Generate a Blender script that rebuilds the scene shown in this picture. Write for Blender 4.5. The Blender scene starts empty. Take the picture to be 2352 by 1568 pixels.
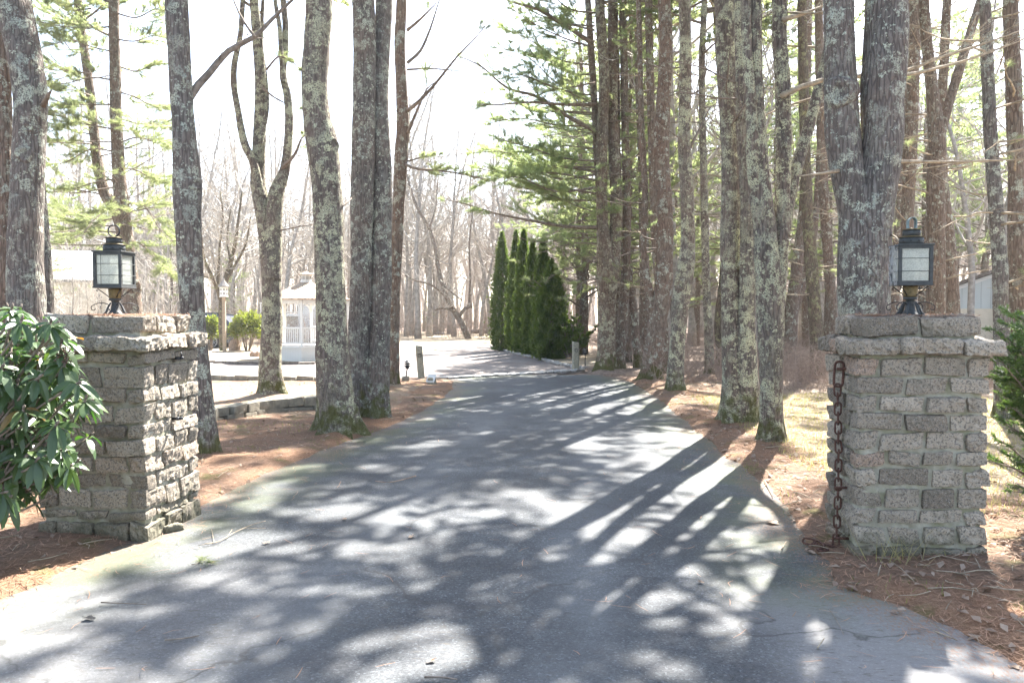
import bpy, math, random
import numpy as np
from mathutils import Vector, noise as mnoise

# ------------------------------------------------------------------ basics
SC = bpy.context.scene
COL = SC.collection
F, CX, CY, HY, EYE = 1811.0, 1176.0, 784.0, 716.0, 1.7
PITCH = math.atan((CY - HY) / F)
SP, CP = math.sin(PITCH), math.cos(PITCH)
SUN_AZ, SUN_EL = math.radians(25), math.radians(48)
SUNV = np.array([math.sin(SUN_AZ) * math.cos(SUN_EL), math.cos(SUN_AZ) * math.cos(SUN_EL), math.sin(SUN_EL)])

def ray(px, py):
    u, v = (px - CX) / F, -(py - CY) / F
    return (u, CP + v * SP, -SP + v * CP)

def G(px, py, z=0.0):
    r = ray(px, py); t = (z - EYE) / r[2]
    return np.array([r[0] * t, r[1] * t, z])

def P(px, py, y):
    r = ray(px, py); t = y / r[1]
    return np.array([r[0] * t, y, EYE + r[2] * t])

def tag(o, label=None, cat=None, group=None, kind=None):
    if label: o['label'] = label
    if cat: o['category'] = cat
    if group: o['group'] = group
    if kind: o['kind'] = kind
    return o

def empty(name, loc, label, cat, group=None, rz=0.0):
    o = bpy.data.objects.new(name, None)
    o.empty_display_size = 0.1
    COL.objects.link(o)
    o.location = tuple(float(v) for v in loc); o.rotation_euler = (0, 0, rz)
    return tag(o, label, cat, group)

def link(name, me, parent=None, loc=None):
    o = bpy.data.objects.new(name, me)
    COL.objects.link(o)
    if parent is not None: o.parent = parent
    if loc is not None: o.location = tuple(float(v) for v in loc)
    return o

def norm(v):
    v = np.asarray(v, float); n = math.sqrt(float(v @ v))
    return v / n if n > 1e-12 else v

class MB:
    """collects shapes for ONE mesh"""
    def __init__(s):
        s.v = []; s.f = []; s.m = []; s.n = 0; s.tint = []
    def add(s, verts, faces, mat=0, tint=0.5):
        b = s.n
        verts = [tuple(map(float, q)) for q in verts]
        s.v.extend(verts); s.n += len(verts)
        s.tint.extend([tint] * len(verts))
        for q in faces:
            s.f.append(tuple(i + b for i in q)); s.m.append(mat)
    def tube(s, path, rad, sides=6, mat=0, cap=True, tint=0.5, squash=None):
        path = np.asarray(path, float); n = len(path)
        rad = np.broadcast_to(np.asarray(rad, float), (n,))
        tan = np.gradient(path, axis=0)
        tan /= np.maximum(np.linalg.norm(tan, axis=1)[:, None], 1e-9)
        t0 = tan[0]
        ref = np.array([1.0, 0, 0]) if abs(t0[0]) < 0.8 else np.array([0, 1.0, 0])
        u = ref[None, :] - tan * (tan @ ref)[:, None]
        u /= np.maximum(np.linalg.norm(u, axis=1)[:, None], 1e-9)
        w = np.cross(tan, u)
        a = np.arange(sides) * (2 * math.pi / sides)
        ring = path[:, None, :] + rad[:, None, None] * (np.cos(a)[None, :, None] * u[:, None, :] + np.sin(a)[None, :, None] * w[:, None, :])
        vs = ring.reshape(-1, 3)
        fs = []
        for i in range(n - 1):
            for j in range(sides):
                k = (j + 1) % sides
                fs.append((i * sides + j, i * sides + k, (i + 1) * sides + k, (i + 1) * sides + j))
        if cap:
            fs.append(tuple(range(sides))[::-1]); fs.append(tuple((n - 1) * sides + j for j in range(sides)))
        s.add(vs, fs, mat, tint)
    def box(s, c, size, mat=0, rz=0.0, tint=0.5, taper=1.0):
        x, y, z = size[0] / 2, size[1] / 2, size[2] / 2
        vs = []
        ca, sa = math.cos(rz), math.sin(rz)
        for dz, k in ((-z, 1.0), (z, taper)):
            for dx, dy in ((-x, -y), (x, -y), (x, y), (-x, y)):
                X, Y = dx * k, dy * k
                vs.append((c[0] + X * ca - Y * sa, c[1] + X * sa + Y * ca, c[2] + dz))
        s.add(vs, [(3, 2, 1, 0), (4, 5, 6, 7), (0, 1, 5, 4), (1, 2, 6, 5), (2, 3, 7, 6), (3, 0, 4, 7)], mat, tint)
    def lathe(s, prof, sides=20, c=(0, 0, 0), mat=0, tint=0.5, rot=0.0):
        n = len(prof); vs = []
        for r, z in prof:
            for j in range(sides):
                a = rot + 2 * math.pi * j / sides
                vs.append((c[0] + r * math.cos(a), c[1] + r * math.sin(a), c[2] + z))
        fs = []
        for i in range(n - 1):
            for j in range(sides):
                k = (j + 1) % sides
                fs.append((i * sides + j, i * sides + k, (i + 1) * sides + k, (i + 1) * sides + j))
        fs.append(tuple(range(sides))[::-1]); fs.append(tuple((n - 1) * sides + j for j in range(sides)))
        s.add(vs, fs, mat, tint)
    def torus(s, c, R, r, axis='y', n=20, m=8, mat=0, sx=1.0, sz=1.0, frame=None):
        pts = []
        for i in range(n + 1):
            a = 2 * math.pi * i / n
            x, z = R * sx * math.cos(a), R * sz * math.sin(a)
            if frame is not None:
                q = np.asarray(c) + frame[0] * x + frame[1] * z
            elif axis == 'y': q = (c[0] + x, c[1], c[2] + z)
            elif axis == 'x': q = (c[0], c[1] + x, c[2] + z)
            else: q = (c[0] + x, c[1] + z, c[2])
            pts.append(q)
        s.tube(pts, r, m, mat, cap=False)
    def build(s, name, mats, parent=None, smooth=True, base=None, loc=None, bevel=0.0, use_tint=False, angle=None):
        me = bpy.data.meshes.new(name)
        V = np.array(s.v, float).reshape(-1, 3)
        if base is not None: V = V - np.asarray(base, float)
        me.from_pydata([tuple(q) for q in V.tolist()], [], s.f)
        if not isinstance(mats, (list, tuple)): mats = [mats]
        for m in mats: me.materials.append(m)
        if len(mats) > 1: me.polygons.foreach_set('material_index', s.m)
        if smooth: me.polygons.foreach_set('use_smooth', [True] * len(s.f))
        if use_tint:
            at = me.attributes.new('tint', 'FLOAT', 'POINT')
            at.data.foreach_set('value', s.tint)
        me.update()
        o = link(name, me, parent, loc)
        if bevel > 0:
            b = o.modifiers.new('bev', 'BEVEL'); b.width = bevel; b.segments = 2; b.limit_method = 'ANGLE'; b.angle_limit = math.radians(40)
        return o

def poly_mesh(name, V, k, mats, parent=None, base=None, tint=None, smooth=False):
    """V: (N*k,3) array, consecutive k vertices make one face"""
    V = np.asarray(V, np.float32)
    if base is not None: V = V - np.asarray(base, np.float32)
    nv = len(V); nf = nv // k
    me = bpy.data.meshes.new(name)
    me.vertices.add(nv); me.vertices.foreach_set('co', V.ravel())
    me.loops.add(nv); me.loops.foreach_set('vertex_index', np.arange(nv, dtype=np.int32))
    me.polygons.add(nf)
    me.polygons.foreach_set('loop_start', np.arange(0, nv, k, dtype=np.int32))
    if not isinstance(mats, (list, tuple)): mats = [mats]
    for m in mats: me.materials.append(m)
    if tint is not None:
        at = me.attributes.new('tint', 'FLOAT', 'POINT')
        at.data.foreach_set('value', np.asarray(tint, np.float32))
    if smooth: me.polygons.foreach_set('use_smooth', np.ones(nf, bool))
    me.update(calc_edges=True)
    return link(name, me, parent)

def smooth_path(pts, ds=0.1):
    """Catmull-Rom through pts (N x k) resampled about every ds (first three columns are xyz)"""
    pts = np.asarray(pts, float)
    Q = np.vstack([2 * pts[0] - pts[1], pts, 2 * pts[-1] - pts[-2]])
    out = []
    for i in range(1, len(Q) - 2):
        p0, p1, p2, p3 = Q[i - 1], Q[i], Q[i + 1], Q[i + 2]
        L = np.linalg.norm((p2 - p1)[:3]); n = max(1, int(L / ds))
        for k in range(n):
            t = k / n
            out.append(0.5 * ((2 * p1) + (-p0 + p2) * t + (2 * p0 - 5 * p1 + 4 * p2 - p3) * t * t + (-p0 + 3 * p1 - 3 * p2 + p3) * t ** 3))
    out.append(pts[-1])
    return np.array(out)

# ------------------------------------------------------------------ materials
def mat(name):
    m = bpy.data.materials.new(name); m.use_nodes = True
    nt = m.node_tree; b = nt.nodes['Principled BSDF']
    return m, nt, b

def N(nt, t, **kw):
    n = nt.nodes.new(t)
    for k, v in kw.items():
        if k in ('inp',):
            for kk, vv in v.items(): n.inputs[kk].default_value = vv
        else: setattr(n, k, v)
    return n

def L(nt, a, b): nt.links.new(a, b)

def ramp(nt, fac, stops, interp='LINEAR'):
    r = nt.nodes.new('ShaderNodeValToRGB'); r.color_ramp.interpolation = interp
    e = r.color_ramp.elements
    while len(e) < len(stops): e.new(0.5)
    for el, (p, c) in zip(e, stops):
        el.position = p
        el.color = (*c, 1) if isinstance(c, (tuple, list)) else (c, c, c, 1)
    if fac is not None: L(nt, fac, r.inputs[0])
    return r

def mix(nt, fac, a, b, blend='MIX'):
    m = nt.nodes.new('ShaderNodeMix'); m.data_type = 'RGBA'; m.blend_type = blend
    for idx, v in ((0, fac), (6, a), (7, b)):
        if hasattr(v, 'is_linked') or hasattr(v, 'links'): L(nt, v, m.inputs[idx])
        elif isinstance(v, (tuple, list)): m.inputs[idx].default_value = (*v, 1)
        else: m.inputs[idx].default_value = v
    return m.outputs[2]

def math_(nt, op, a, b=0.0, clamp=False):
    m = nt.nodes.new('ShaderNodeMath'); m.operation = op; m.use_clamp = clamp
    for i, v in enumerate((a, b)):
        if hasattr(v, 'links'): L(nt, v, m.inputs[i])
        else: m.inputs[i].default_value = v
    return m.outputs[0]

def noise_(nt, vec, scale, detail=3, rough=0.55, dist=0.0):
    n = nt.nodes.new('ShaderNodeTexNoise'); n.inputs['Scale'].default_value = scale
    n.inputs['Detail'].default_value = detail; n.inputs['Roughness'].default_value = rough; n.inputs['Distortion'].default_value = dist
    if vec is not None: L(nt, vec, n.inputs['Vector'])
    return n.outputs['Fac']

def voro(nt, vec, scale, feature='F1', out='Distance', rnd=1.0):
    n = nt.nodes.new('ShaderNodeTexVoronoi'); n.feature = feature; n.inputs['Scale'].default_value = scale
    n.inputs['Randomness'].default_value = rnd
    if vec is not None: L(nt, vec, n.inputs['Vector'])
    return n.outputs[out]

def mapping(nt, vec, scale=(1, 1, 1), loc=(0, 0, 0)):
    m = nt.nodes.new('ShaderNodeMapping'); m.inputs['Scale'].default_value = scale; m.inputs['Location'].default_value = loc
    L(nt, vec, m.inputs['Vector']); return m.outputs[0]

def bump(nt, b, height, strength=0.5, dist=0.02):
    n = nt.nodes.new('ShaderNodeBump'); n.inputs['Strength'].default_value = strength; n.inputs['Distance'].default_value = dist
    L(nt, height, n.inputs['Height']); L(nt, n.outputs[0], b.inputs['Normal'])

def coords(nt, kind='Object'):
    return nt.nodes.new('ShaderNodeTexCoord').outputs[kind]

def attr(nt, name, out='Fac'):
    a = nt.nodes.new('ShaderNodeAttribute'); a.attribute_name = name; return a.outputs[out]

def simple(name, col, rough=0.7, metal=0.0, var=0.25, scale=8.0, bmp=0.0, spec=0.5):
    m, nt, b = mat(name)
    c = coords(nt)
    n = noise_(nt, c, scale, 4, 0.6)
    lo = tuple(v * (1 - var) for v in col); hi = tuple(min(1, v * (1 + var)) for v in col)
    r = ramp(nt, n, [(0.3, lo), (0.7, hi)])
    L(nt, r.outputs[0], b.inputs['Base Color'])
    b.inputs['Roughness'].default_value = rough; b.inputs['Metallic'].default_value = metal
    b.inputs['Specular IOR Level'].default_value = spec
    if bmp: bump(nt, b, noise_(nt, c, scale * 6, 4, 0.6), bmp, 0.01)
    return m

def bark(name, dark, light, lichen=0.5, moss=0.6, licol=((0.42, 0.46, 0.39), (0.56, 0.57, 0.44)), red=0.0, fine=1.0, seed=0.0):
    m, nt, b = mat(name)
    c0 = coords(nt)
    oi = nt.nodes.new('ShaderNodeObjectInfo')
    off = nt.nodes.new('ShaderNodeVectorMath'); off.operation = 'ADD'
    cx = nt.nodes.new('ShaderNodeCombineXYZ'); L(nt, math_(nt, 'MULTIPLY', oi.outputs['Random'], 37.0), cx.inputs[2]); L(nt, math_(nt, 'MULTIPLY', oi.outputs['Random'], 11.0), cx.inputs[0])
    L(nt, c0, off.inputs[0]); L(nt, cx.outputs[0], off.inputs[1])
    c = off.outputs[0]
    cs = mapping(nt, c, (26 * fine, 26 * fine, 4.2 * fine))
    fiss = voro(nt, cs, 1.0, 'DISTANCE_TO_EDGE')
    n1 = noise_(nt, mapping(nt, c, (30, 30, 9)), 1.0, 5, 0.65)
    n2 = noise_(nt, c, 1.7, 3)
    base = ramp(nt, n1, [(0.28, dark), (0.72, light)]).outputs[0]
    base = mix(nt, ramp(nt, n2, [(0.4, 0), (0.75, 0.8)]).outputs[0], base, tuple(0.55 * a + 0.45 * q for a, q in zip(light, (0.22, 0.15, 0.11))))
    if red > 0: base = mix(nt, math_(nt, 'MULTIPLY', ramp(nt, noise_(nt, c, 2.3, 3), [(0.35, 0), (0.62, 1)]).outputs[0], red), base, (0.185, 0.098, 0.062))
    crack = ramp(nt, fiss, [(0.0, 0.42), (0.15, 1.0)]).outputs[0]
    base = mix(nt, 0.75, base, crack, 'MULTIPLY')
    # lichen: ragged round patches of two sizes plus a fine crust
    warp = nt.nodes.new('ShaderNodeVectorMath'); warp.operation = 'ADD'
    wn = nt.nodes.new('ShaderNodeTexNoise'); wn.inputs['Scale'].default_value = 26; wn.inputs['Detail'].default_value = 3; L(nt, c, wn.inputs['Vector'])
    ws = nt.nodes.new('ShaderNodeVectorMath'); ws.operation = 'SCALE'; ws.inputs['Scale'].default_value = 0.12; L(nt, wn.outputs['Color'], ws.inputs[0])
    L(nt, c, warp.inputs[0]); L(nt, ws.outputs[0], warp.inputs[1])
    def patches(scale, cut, soft=0.03):
        vn = nt.nodes.new('ShaderNodeTexVoronoi'); vn.inputs['Scale'].default_value = scale; L(nt, warp.outputs[0], vn.inputs['Vector'])
        sep = nt.nodes.new('ShaderNodeSeparateColor'); L(nt, vn.outputs['Color'], sep.inputs[0])
        thr = math_(nt, 'MULTIPLY', math_(nt, 'SUBTRACT', sep.outputs[0], cut), 0.75)
        d = math_(nt, 'SUBTRACT', thr, vn.outputs['Distance'])
        return ramp(nt, math_(nt, 'ADD', d, 0.5), [(0.5 - soft, 0), (0.5 + soft, 1)]).outputs[0], sep.outputs[1]
    p1, hue1 = patches(6.0, 0.80 - 0.30 * lichen)
    p2, hue2 = patches(21.0, 0.62 - 0.42 * lichen)
    region = ramp(nt, noise_(nt, c, 1.4, 3), [(0.36, 0.15), (0.58, 1)]).outputs[0]
    grain = ramp(nt, noise_(nt, c, 60, 3, 0.7), [(0.42, 0.0), (0.50, 1)]).outputs[0]
    lm = math_(nt, 'MULTIPLY', math_(nt, 'MAXIMUM', p1, math_(nt, 'MULTIPLY', p2, region)), grain)
    crust = ramp(nt, noise_(nt, c, 7, 6, 0.66), [(0.585 - 0.10 * lichen, 0), (0.635 - 0.10 * lichen, 0.85)]).outputs[0]
    lm = math_(nt, 'MAXIMUM', lm, math_(nt, 'MULTIPLY', math_(nt, 'MULTIPLY', crust, grain), ramp(nt, noise_(nt, c, 1.1, 3), [(0.40, 0.12), (0.56, 1)]).outputs[0]))
    lc = mix(nt, hue1, licol[0], licol[1])
    base = mix(nt, lm, base, lc)
    # moss on the foot
    sepz = nt.nodes.new('ShaderNodeSeparateXYZ'); L(nt, c0, sepz.inputs[0])
    mz = math_(nt, 'SUBTRACT', noise_(nt, c, 6, 4), math_(nt, 'MULTIPLY', sepz.outputs[2], 0.5))
    mm = ramp(nt, mz, [(0.27, 0), (0.43, moss)]).outputs[0]
    base = mix(nt, mm, base, (0.072, 0.075, 0.016))
    L(nt, base, b.inputs['Base Color']); b.inputs['Roughness'].default_value = 0.92; b.inputs['Specular IOR Level'].default_value = 0.15
    h = math_(nt, 'ADD', math_(nt, 'MULTIPLY', ramp(nt, fiss, [(0.0, 0), (0.2, 1)]).outputs[0], 0.6), math_(nt, 'ADD', math_(nt, 'MULTIPLY', n1, 0.6), math_(nt, 'MULTIPLY', lm, 0.25)))
    bump(nt, b, h, 0.9, 0.02)
    return m

def leafmat(name, c1, c2, trans=0.5, rough=0.6, spec=0.3, tcol=None, noise_scale=1.2):
    """foliage: tint attribute 0..1 plus a slow noise picks the colour; part of the light passes through"""
    m, nt, b = mat(name)
    t = attr(nt, 'tint')
    n = noise_(nt, coords(nt), noise_scale, 2)
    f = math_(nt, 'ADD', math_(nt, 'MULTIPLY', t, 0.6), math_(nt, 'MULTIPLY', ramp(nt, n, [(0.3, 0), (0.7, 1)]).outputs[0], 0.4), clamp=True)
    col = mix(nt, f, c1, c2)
    L(nt, col, b.inputs['Base Color']); b.inputs['Roughness'].default_value = rough; b.inputs['Specular IOR Level'].default_value = spec
    if trans > 0:
        tr = nt.nodes.new('ShaderNodeBsdfTranslucent')
        tc = mix(nt, 1.0, col, tcol or (1.6, 1.7, 0.9), 'MULTIPLY')
        L(nt, tc, tr.inputs[0])
        ms = nt.nodes.new('ShaderNodeMixShader'); ms.inputs[0].default_value = trans
        L(nt, b.outputs[0], ms.inputs[1]); L(nt, tr.outputs[0], ms.inputs[2])
        L(nt, ms.outputs[0], nt.nodes['Material Output'].inputs[0])
    return m

M = {}
M['bark_grey'] = bark('bark_grey', (0.085, 0.077, 0.070), (0.215, 0.196, 0.178), 0.72, 0.8, red=0.15)
M['bark_lichen'] = bark('bark_lichen', (0.088, 0.077, 0.067), (0.225, 0.196, 0.17), 1.0, 0.8, ((0.47, 0.48, 0.35), (0.60, 0.59, 0.39)), red=0.18)
M['bark_red'] = bark('bark_red', (0.110, 0.085, 0.067), (0.27, 0.212, 0.168), 0.45, 0.8, red=0.35)
M['bark_pine'] = bark('bark_pine', (0.110, 0.088, 0.070), (0.265, 0.212, 0.168), 0.42, 0.6, red=0.25)
M['bark_twin'] = bark('bark_twin', (0.105, 0.086, 0.068), (0.265, 0.215, 0.172), 0.85, 0.85, ((0.43, 0.43, 0.31), (0.55, 0.53, 0.36)), red=0.35)
M['bark_moss'] = bark('bark_moss', (0.080, 0.068, 0.050), (0.18, 0.15, 0.115), 0.65, 0.9, ((0.26, 0.28, 0.16), (0.36, 0.35, 0.17)), red=0.2)
M['bark_far'] = simple('bark_far', (0.30, 0.275, 0.245), 0.9, var=0.4, scale=5, spec=0.1)  # pale colour here and in the far twigs carries their sunlit brightness
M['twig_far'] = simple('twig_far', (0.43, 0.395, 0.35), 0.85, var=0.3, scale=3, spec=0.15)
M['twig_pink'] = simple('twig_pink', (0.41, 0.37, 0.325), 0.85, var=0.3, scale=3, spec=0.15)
M['limb'] = simple('limb', (0.21, 0.17, 0.137), 0.9, var=0.45, scale=14, bmp=0.4, spec=0.15)
M['deadlimb'] = simple('deadlimb', (0.33, 0.27, 0.195), 0.9, var=0.45, scale=14, bmp=0.4, spec=0.15)
M['cane'] = simple('cane', (0.27, 0.205, 0.165), 0.85, var=0.35, scale=3, spec=0.15)
M['pine_needle'] = leafmat('pine_needle', (0.20, 0.235, 0.14), (0.28, 0.295, 0.17), 0.66, 0.5, tcol=(1.4, 1.45, 1.05))
M['pine_blue'] = leafmat('pine_blue', (0.21, 0.255, 0.17), (0.29, 0.31, 0.18), 0.68, 0.5, tcol=(1.45, 1.55, 1.0))
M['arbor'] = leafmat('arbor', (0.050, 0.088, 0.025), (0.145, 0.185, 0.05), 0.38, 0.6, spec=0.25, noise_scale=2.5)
M['yew'] = leafmat('yew', (0.055, 0.105, 0.035), (0.14, 0.20, 0.06), 0.3, 0.4, spec=0.5, noise_scale=4)
M['rhodo_yellow'] = leafmat('rhodo_yellow', (0.10, 0.135, 0.03), (0.20, 0.20, 0.045), 0.4, 0.45, noise_scale=3)  # yellow green leaf colour of the garden bushes
M['clipped'] = leafmat('clipped', (0.09, 0.12, 0.035), (0.17, 0.18, 0.05), 0.3, 0.6, noise_scale=3)

def rhodo_mat():
    m, nt, b = mat('rhodo_leaf')
    t = attr(nt, 'tint')
    geo = nt.nodes.new('ShaderNodeNewGeometry')
    top = ramp(nt, t, [(0.0, (0.020, 0.060, 0.024)), (0.6, (0.044, 0.102, 0.034)), (0.88, (0.09, 0.13, 0.04)), (0.95, (0.26, 0.115, 0.03)), (1.0, (0.30, 0.13, 0.04))]).outputs[0]
    col = mix(nt, geo.outputs['Backfacing'], top, mix(nt, 0.45, top, (0.10, 0.135, 0.05)))
    n = noise_(nt, coords(nt), 30, 3)
    col = mix(nt, 0.25, col, ramp(nt, n, [(0.3, 0.5), (0.7, 1.0)]).outputs[0], 'MULTIPLY')
    L(nt, col, b.inputs['Base Color']); b.inputs['Roughness'].default_value = 0.34; b.inputs['Specular IOR Level'].default_value = 0.55
    tr = nt.nodes.new('ShaderNodeBsdfTranslucent'); L(nt, mix(nt, 1.0, col, (1.9, 2.0, 0.7), 'MULTIPLY'), tr.inputs[0])
    ms = nt.nodes.new('ShaderNodeMixShader'); ms.inputs[0].default_value = 0.25
    L(nt, b.outputs[0], ms.inputs[1]); L(nt, tr.outputs[0], ms.inputs[2]); L(nt, ms.outputs[0], nt.nodes['Material Output'].inputs[0])
    return m
M['rhodo'] = rhodo_mat()

def granite():
    m, nt, b = mat('granite')
    c = coords(nt); t = attr(nt, 'tint')
    base = ramp(nt, t, [(0.0, (0.155, 0.128, 0.097)), (0.45, (0.29, 0.244, 0.187)), (0.8, (0.375, 0.322, 0.252)), (0.93, (0.32, 0.245, 0.18)), (1.0, (0.25, 0.125, 0.080))]).outputs[0]
    s1 = noise_(nt, c, 70, 2, 0.7); s2 = voro(nt, c, 120, 'F1'); s3 = noise_(nt, c, 190, 2, 0.6)
    base = mix(nt, ramp(nt, s1, [(0.51, 0), (0.60, 0.75)]).outputs[0], base, (0.055, 0.048, 0.043))
    base = mix(nt, ramp(nt, s3, [(0.55, 0), (0.66, 0.65)]).outputs[0], base, (0.46, 0.42, 0.365))
    pk = noise_(nt, c, 48, 2)
    base = mix(nt, ramp(nt, pk, [(0.53, 0), (0.65, 0.3)]).outputs[0], base, (0.36, 0.27, 0.185))
    st = noise_(nt, c, 5.5, 5, 0.65)
    base = mix(nt, ramp(nt, st, [(0.52, 0), (0.72, 0.65)]).outputs[0], base, (0.12, 0.105, 0.075))
    sp = nt.nodes.new('ShaderNodeSeparateXYZ'); L(nt, c, sp.inputs[0])
    low = math_(nt, 'SUBTRACT', noise_(nt, c, 7, 4), math_(nt, 'MULTIPLY', sp.outputs[2], 1.5))
    base = mix(nt, ramp(nt, low, [(0.15, 0), (0.42, 0.72)]).outputs[0], base, (0.085, 0.082, 0.05))
    L(nt, base, b.inputs['Base Color']); b.inputs['Roughness'].default_value = 0.85; b.inputs['Specular IOR Level'].default_value = 0.3
    bump(nt, b, math_(nt, 'ADD', noise_(nt, c, 60, 4, 0.7), math_(nt, 'MULTIPLY', noise_(nt, c, 18, 3), 1.5)), 0.8, 0.008)
    return m
M['granite'] = granite()

def mortar():
    m, nt, b = mat('mortar')
    c = coords(nt)
    base = ramp(nt, noise_(nt, c, 14, 5, 0.65), [(0.3, (0.24, 0.22, 0.165)), (0.7, (0.42, 0.395, 0.32))]).outputs[0]
    base = mix(nt, ramp(nt, noise_(nt, c, 6, 4), [(0.45, 0), (0.62, 0.55)]).outputs[0], base, (0.155, 0.15, 0.06))
    L(nt, base, b.inputs['Base Color']); b.inputs['Roughness'].default_value = 0.95
    bump(nt, b, noise_(nt, c, 120, 4, 0.7), 0.6, 0.005)
    return m
M['mortar'] = mortar()

def asphalt():
    m, nt, b = mat('asphalt')
    c = coords(nt); e = attr(nt, 'edge')
    big = noise_(nt, c, 0.55, 5, 0.6); mid = noise_(nt, c, 3.0, 5, 0.65)
    base = ramp(nt, big, [(0.36, (0.046, 0.050, 0.054)), (0.62, (0.108, 0.114, 0.117))]).outputs[0]
    base = mix(nt, ramp(nt, mid, [(0.42, 0), (0.66, 0.75)]).outputs[0], base, (0.045, 0.047, 0.052))
    # aggregate
    sp = voro(nt, c, 95, 'F1', 'Color'); sc = nt.nodes.new('ShaderNodeSeparateColor'); L(nt, sp, sc.inputs[0])
    base = mix(nt, 0.85, base, ramp(nt, sc.outputs[0], [(0.0, 0.55), (0.55, 1.0), (0.85, 1.15), (1.0, 2.1)]).outputs[0], 'MULTIPLY')
    fine = noise_(nt, c, 230, 2, 0.6)
    base = mix(nt, 0.6, base, ramp(nt, fine, [(0.35, 0.55), (0.65, 1.35)]).outputs[0], 'MULTIPLY')
    # paler asphalt: re-laid apron at right, fainter patch at near left
    lightp = attr(nt, 'apron')
    base = mix(nt, math_(nt, 'MULTIPLY', lightp, 0.6), base, (0.26, 0.25, 0.24))
    base = mix(nt, math_(nt, 'MULTIPLY', attr(nt, 'track'), ramp(nt, noise_(nt, c, 1.3, 4), [(0.35, 0.1), (0.65, 0.55)]).outputs[0]), base, (0.150, 0.157, 0.160))
    # scattered dark needle dust in drifts
    dn = noise_(nt, mapping(nt, c, (14, 40, 1)), 1.0, 5, 0.75); dm = noise_(nt, c, 0.9, 4)
    du = math_(nt, 'MULTIPLY', ramp(nt, dn, [(0.53, 0), (0.64, 1)]).outputs[0], ramp(nt, dm, [(0.42, 0), (0.60, 0.85)]).outputs[0])
    base = mix(nt, du, base, (0.085, 0.075, 0.062))
    # hairline cracks
    wp = nt.nodes.new('ShaderNodeVectorMath'); wp.operation = 'ADD'
    wn = nt.nodes.new('ShaderNodeTexNoise'); wn.inputs['Scale'].default_value = 2.2; wn.inputs['Detail'].default_value = 6; L(nt, c, wn.inputs['Vector'])
    ws = nt.nodes.new('ShaderNodeVectorMath'); ws.operation = 'SCALE'; ws.inputs['Scale'].default_value = 0.7; L(nt, wn.outputs['Color'], ws.inputs[0])
    L(nt, c, wp.inputs[0]); L(nt, ws.outputs[0], wp.inputs[1])
    cr = voro(nt, wp.outputs[0], 0.62, 'DISTANCE_TO_EDGE')
    cm = math_(nt, 'MULTIPLY', ramp(nt, cr, [(0.0, 1), (0.012, 0)]).outputs[0], ramp(nt, noise_(nt, c, 0.8, 2), [(0.42, 0), (0.54, 0.85)]).outputs[0])
    base = mix(nt, cm, base, (0.05, 0.048, 0.045))
    # moss film along the shaded edges
    em = math_(nt, 'MULTIPLY', e, ramp(nt, noise_(nt, c, 1.6, 5, 0.6), [(0.36, 0), (0.6, 1)]).outputs[0])
    base = mix(nt, math_(nt, 'MULTIPLY', em, 0.62), base, (0.100, 0.112, 0.052))
    lip = attr(nt, 'lip'); ls = noise_(nt, mapping(nt, c, (60, 26, 1)), 1.0, 4, 0.75)
    lm = ramp(nt, math_(nt, 'ADD', ls, math_(nt, 'MULTIPLY', lip, 0.20)), [(0.66, 0), (0.80, 0.85)]).outputs[0]
    base = mix(nt, lm, base, (0.20, 0.115, 0.07))
    L(nt, base, b.inputs['Base Color']); b.inputs['Roughness'].default_value = 0.78; b.inputs['Specular IOR Level'].default_value = 0.35
    bump(nt, b, math_(nt, 'ADD', sc.outputs[0], math_(nt, 'MULTIPLY', fine, 0.6)), 0.35, 0.004)
    return m
M['asphalt'] = asphalt()

def gravel():
    m, nt, b = mat('gravel')
    c = coords(nt)
    base = ramp(nt, noise_(nt, c, 0.9, 5, 0.65), [(0.3, (0.145, 0.132, 0.122)), (0.7, (0.22, 0.20, 0.185))]).outputs[0]
    nd = noise_(nt, mapping(nt, c, (7, 16, 1)), 1.0, 5, 0.75)
    base = mix(nt, math_(nt, 'MULTIPLY', ramp(nt, nd, [(0.48, 0), (0.6, 1)]).outputs[0], ramp(nt, noise_(nt, c, 0.6, 4), [(0.38, 0.15), (0.6, 0.9)]).outputs[0]), base, (0.19, 0.115, 0.08))
    sp = voro(nt, c, 60, 'F1', 'Color'); sc = nt.nodes.new('ShaderNodeSeparateColor'); L(nt, sp, sc.inputs[0])
    base = mix(nt, 0.8, base, ramp(nt, sc.outputs[0], [(0.0, 0.6), (1.0, 1.4)]).outputs[0], 'MULTIPLY')
    L(nt, base, b.inputs['Base Color']); b.inputs['Roughness'].default_value = 0.95
    bump(nt, b, sc.outputs[0], 0.5, 0.01)
    return m
M['gravel'] = gravel()

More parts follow.
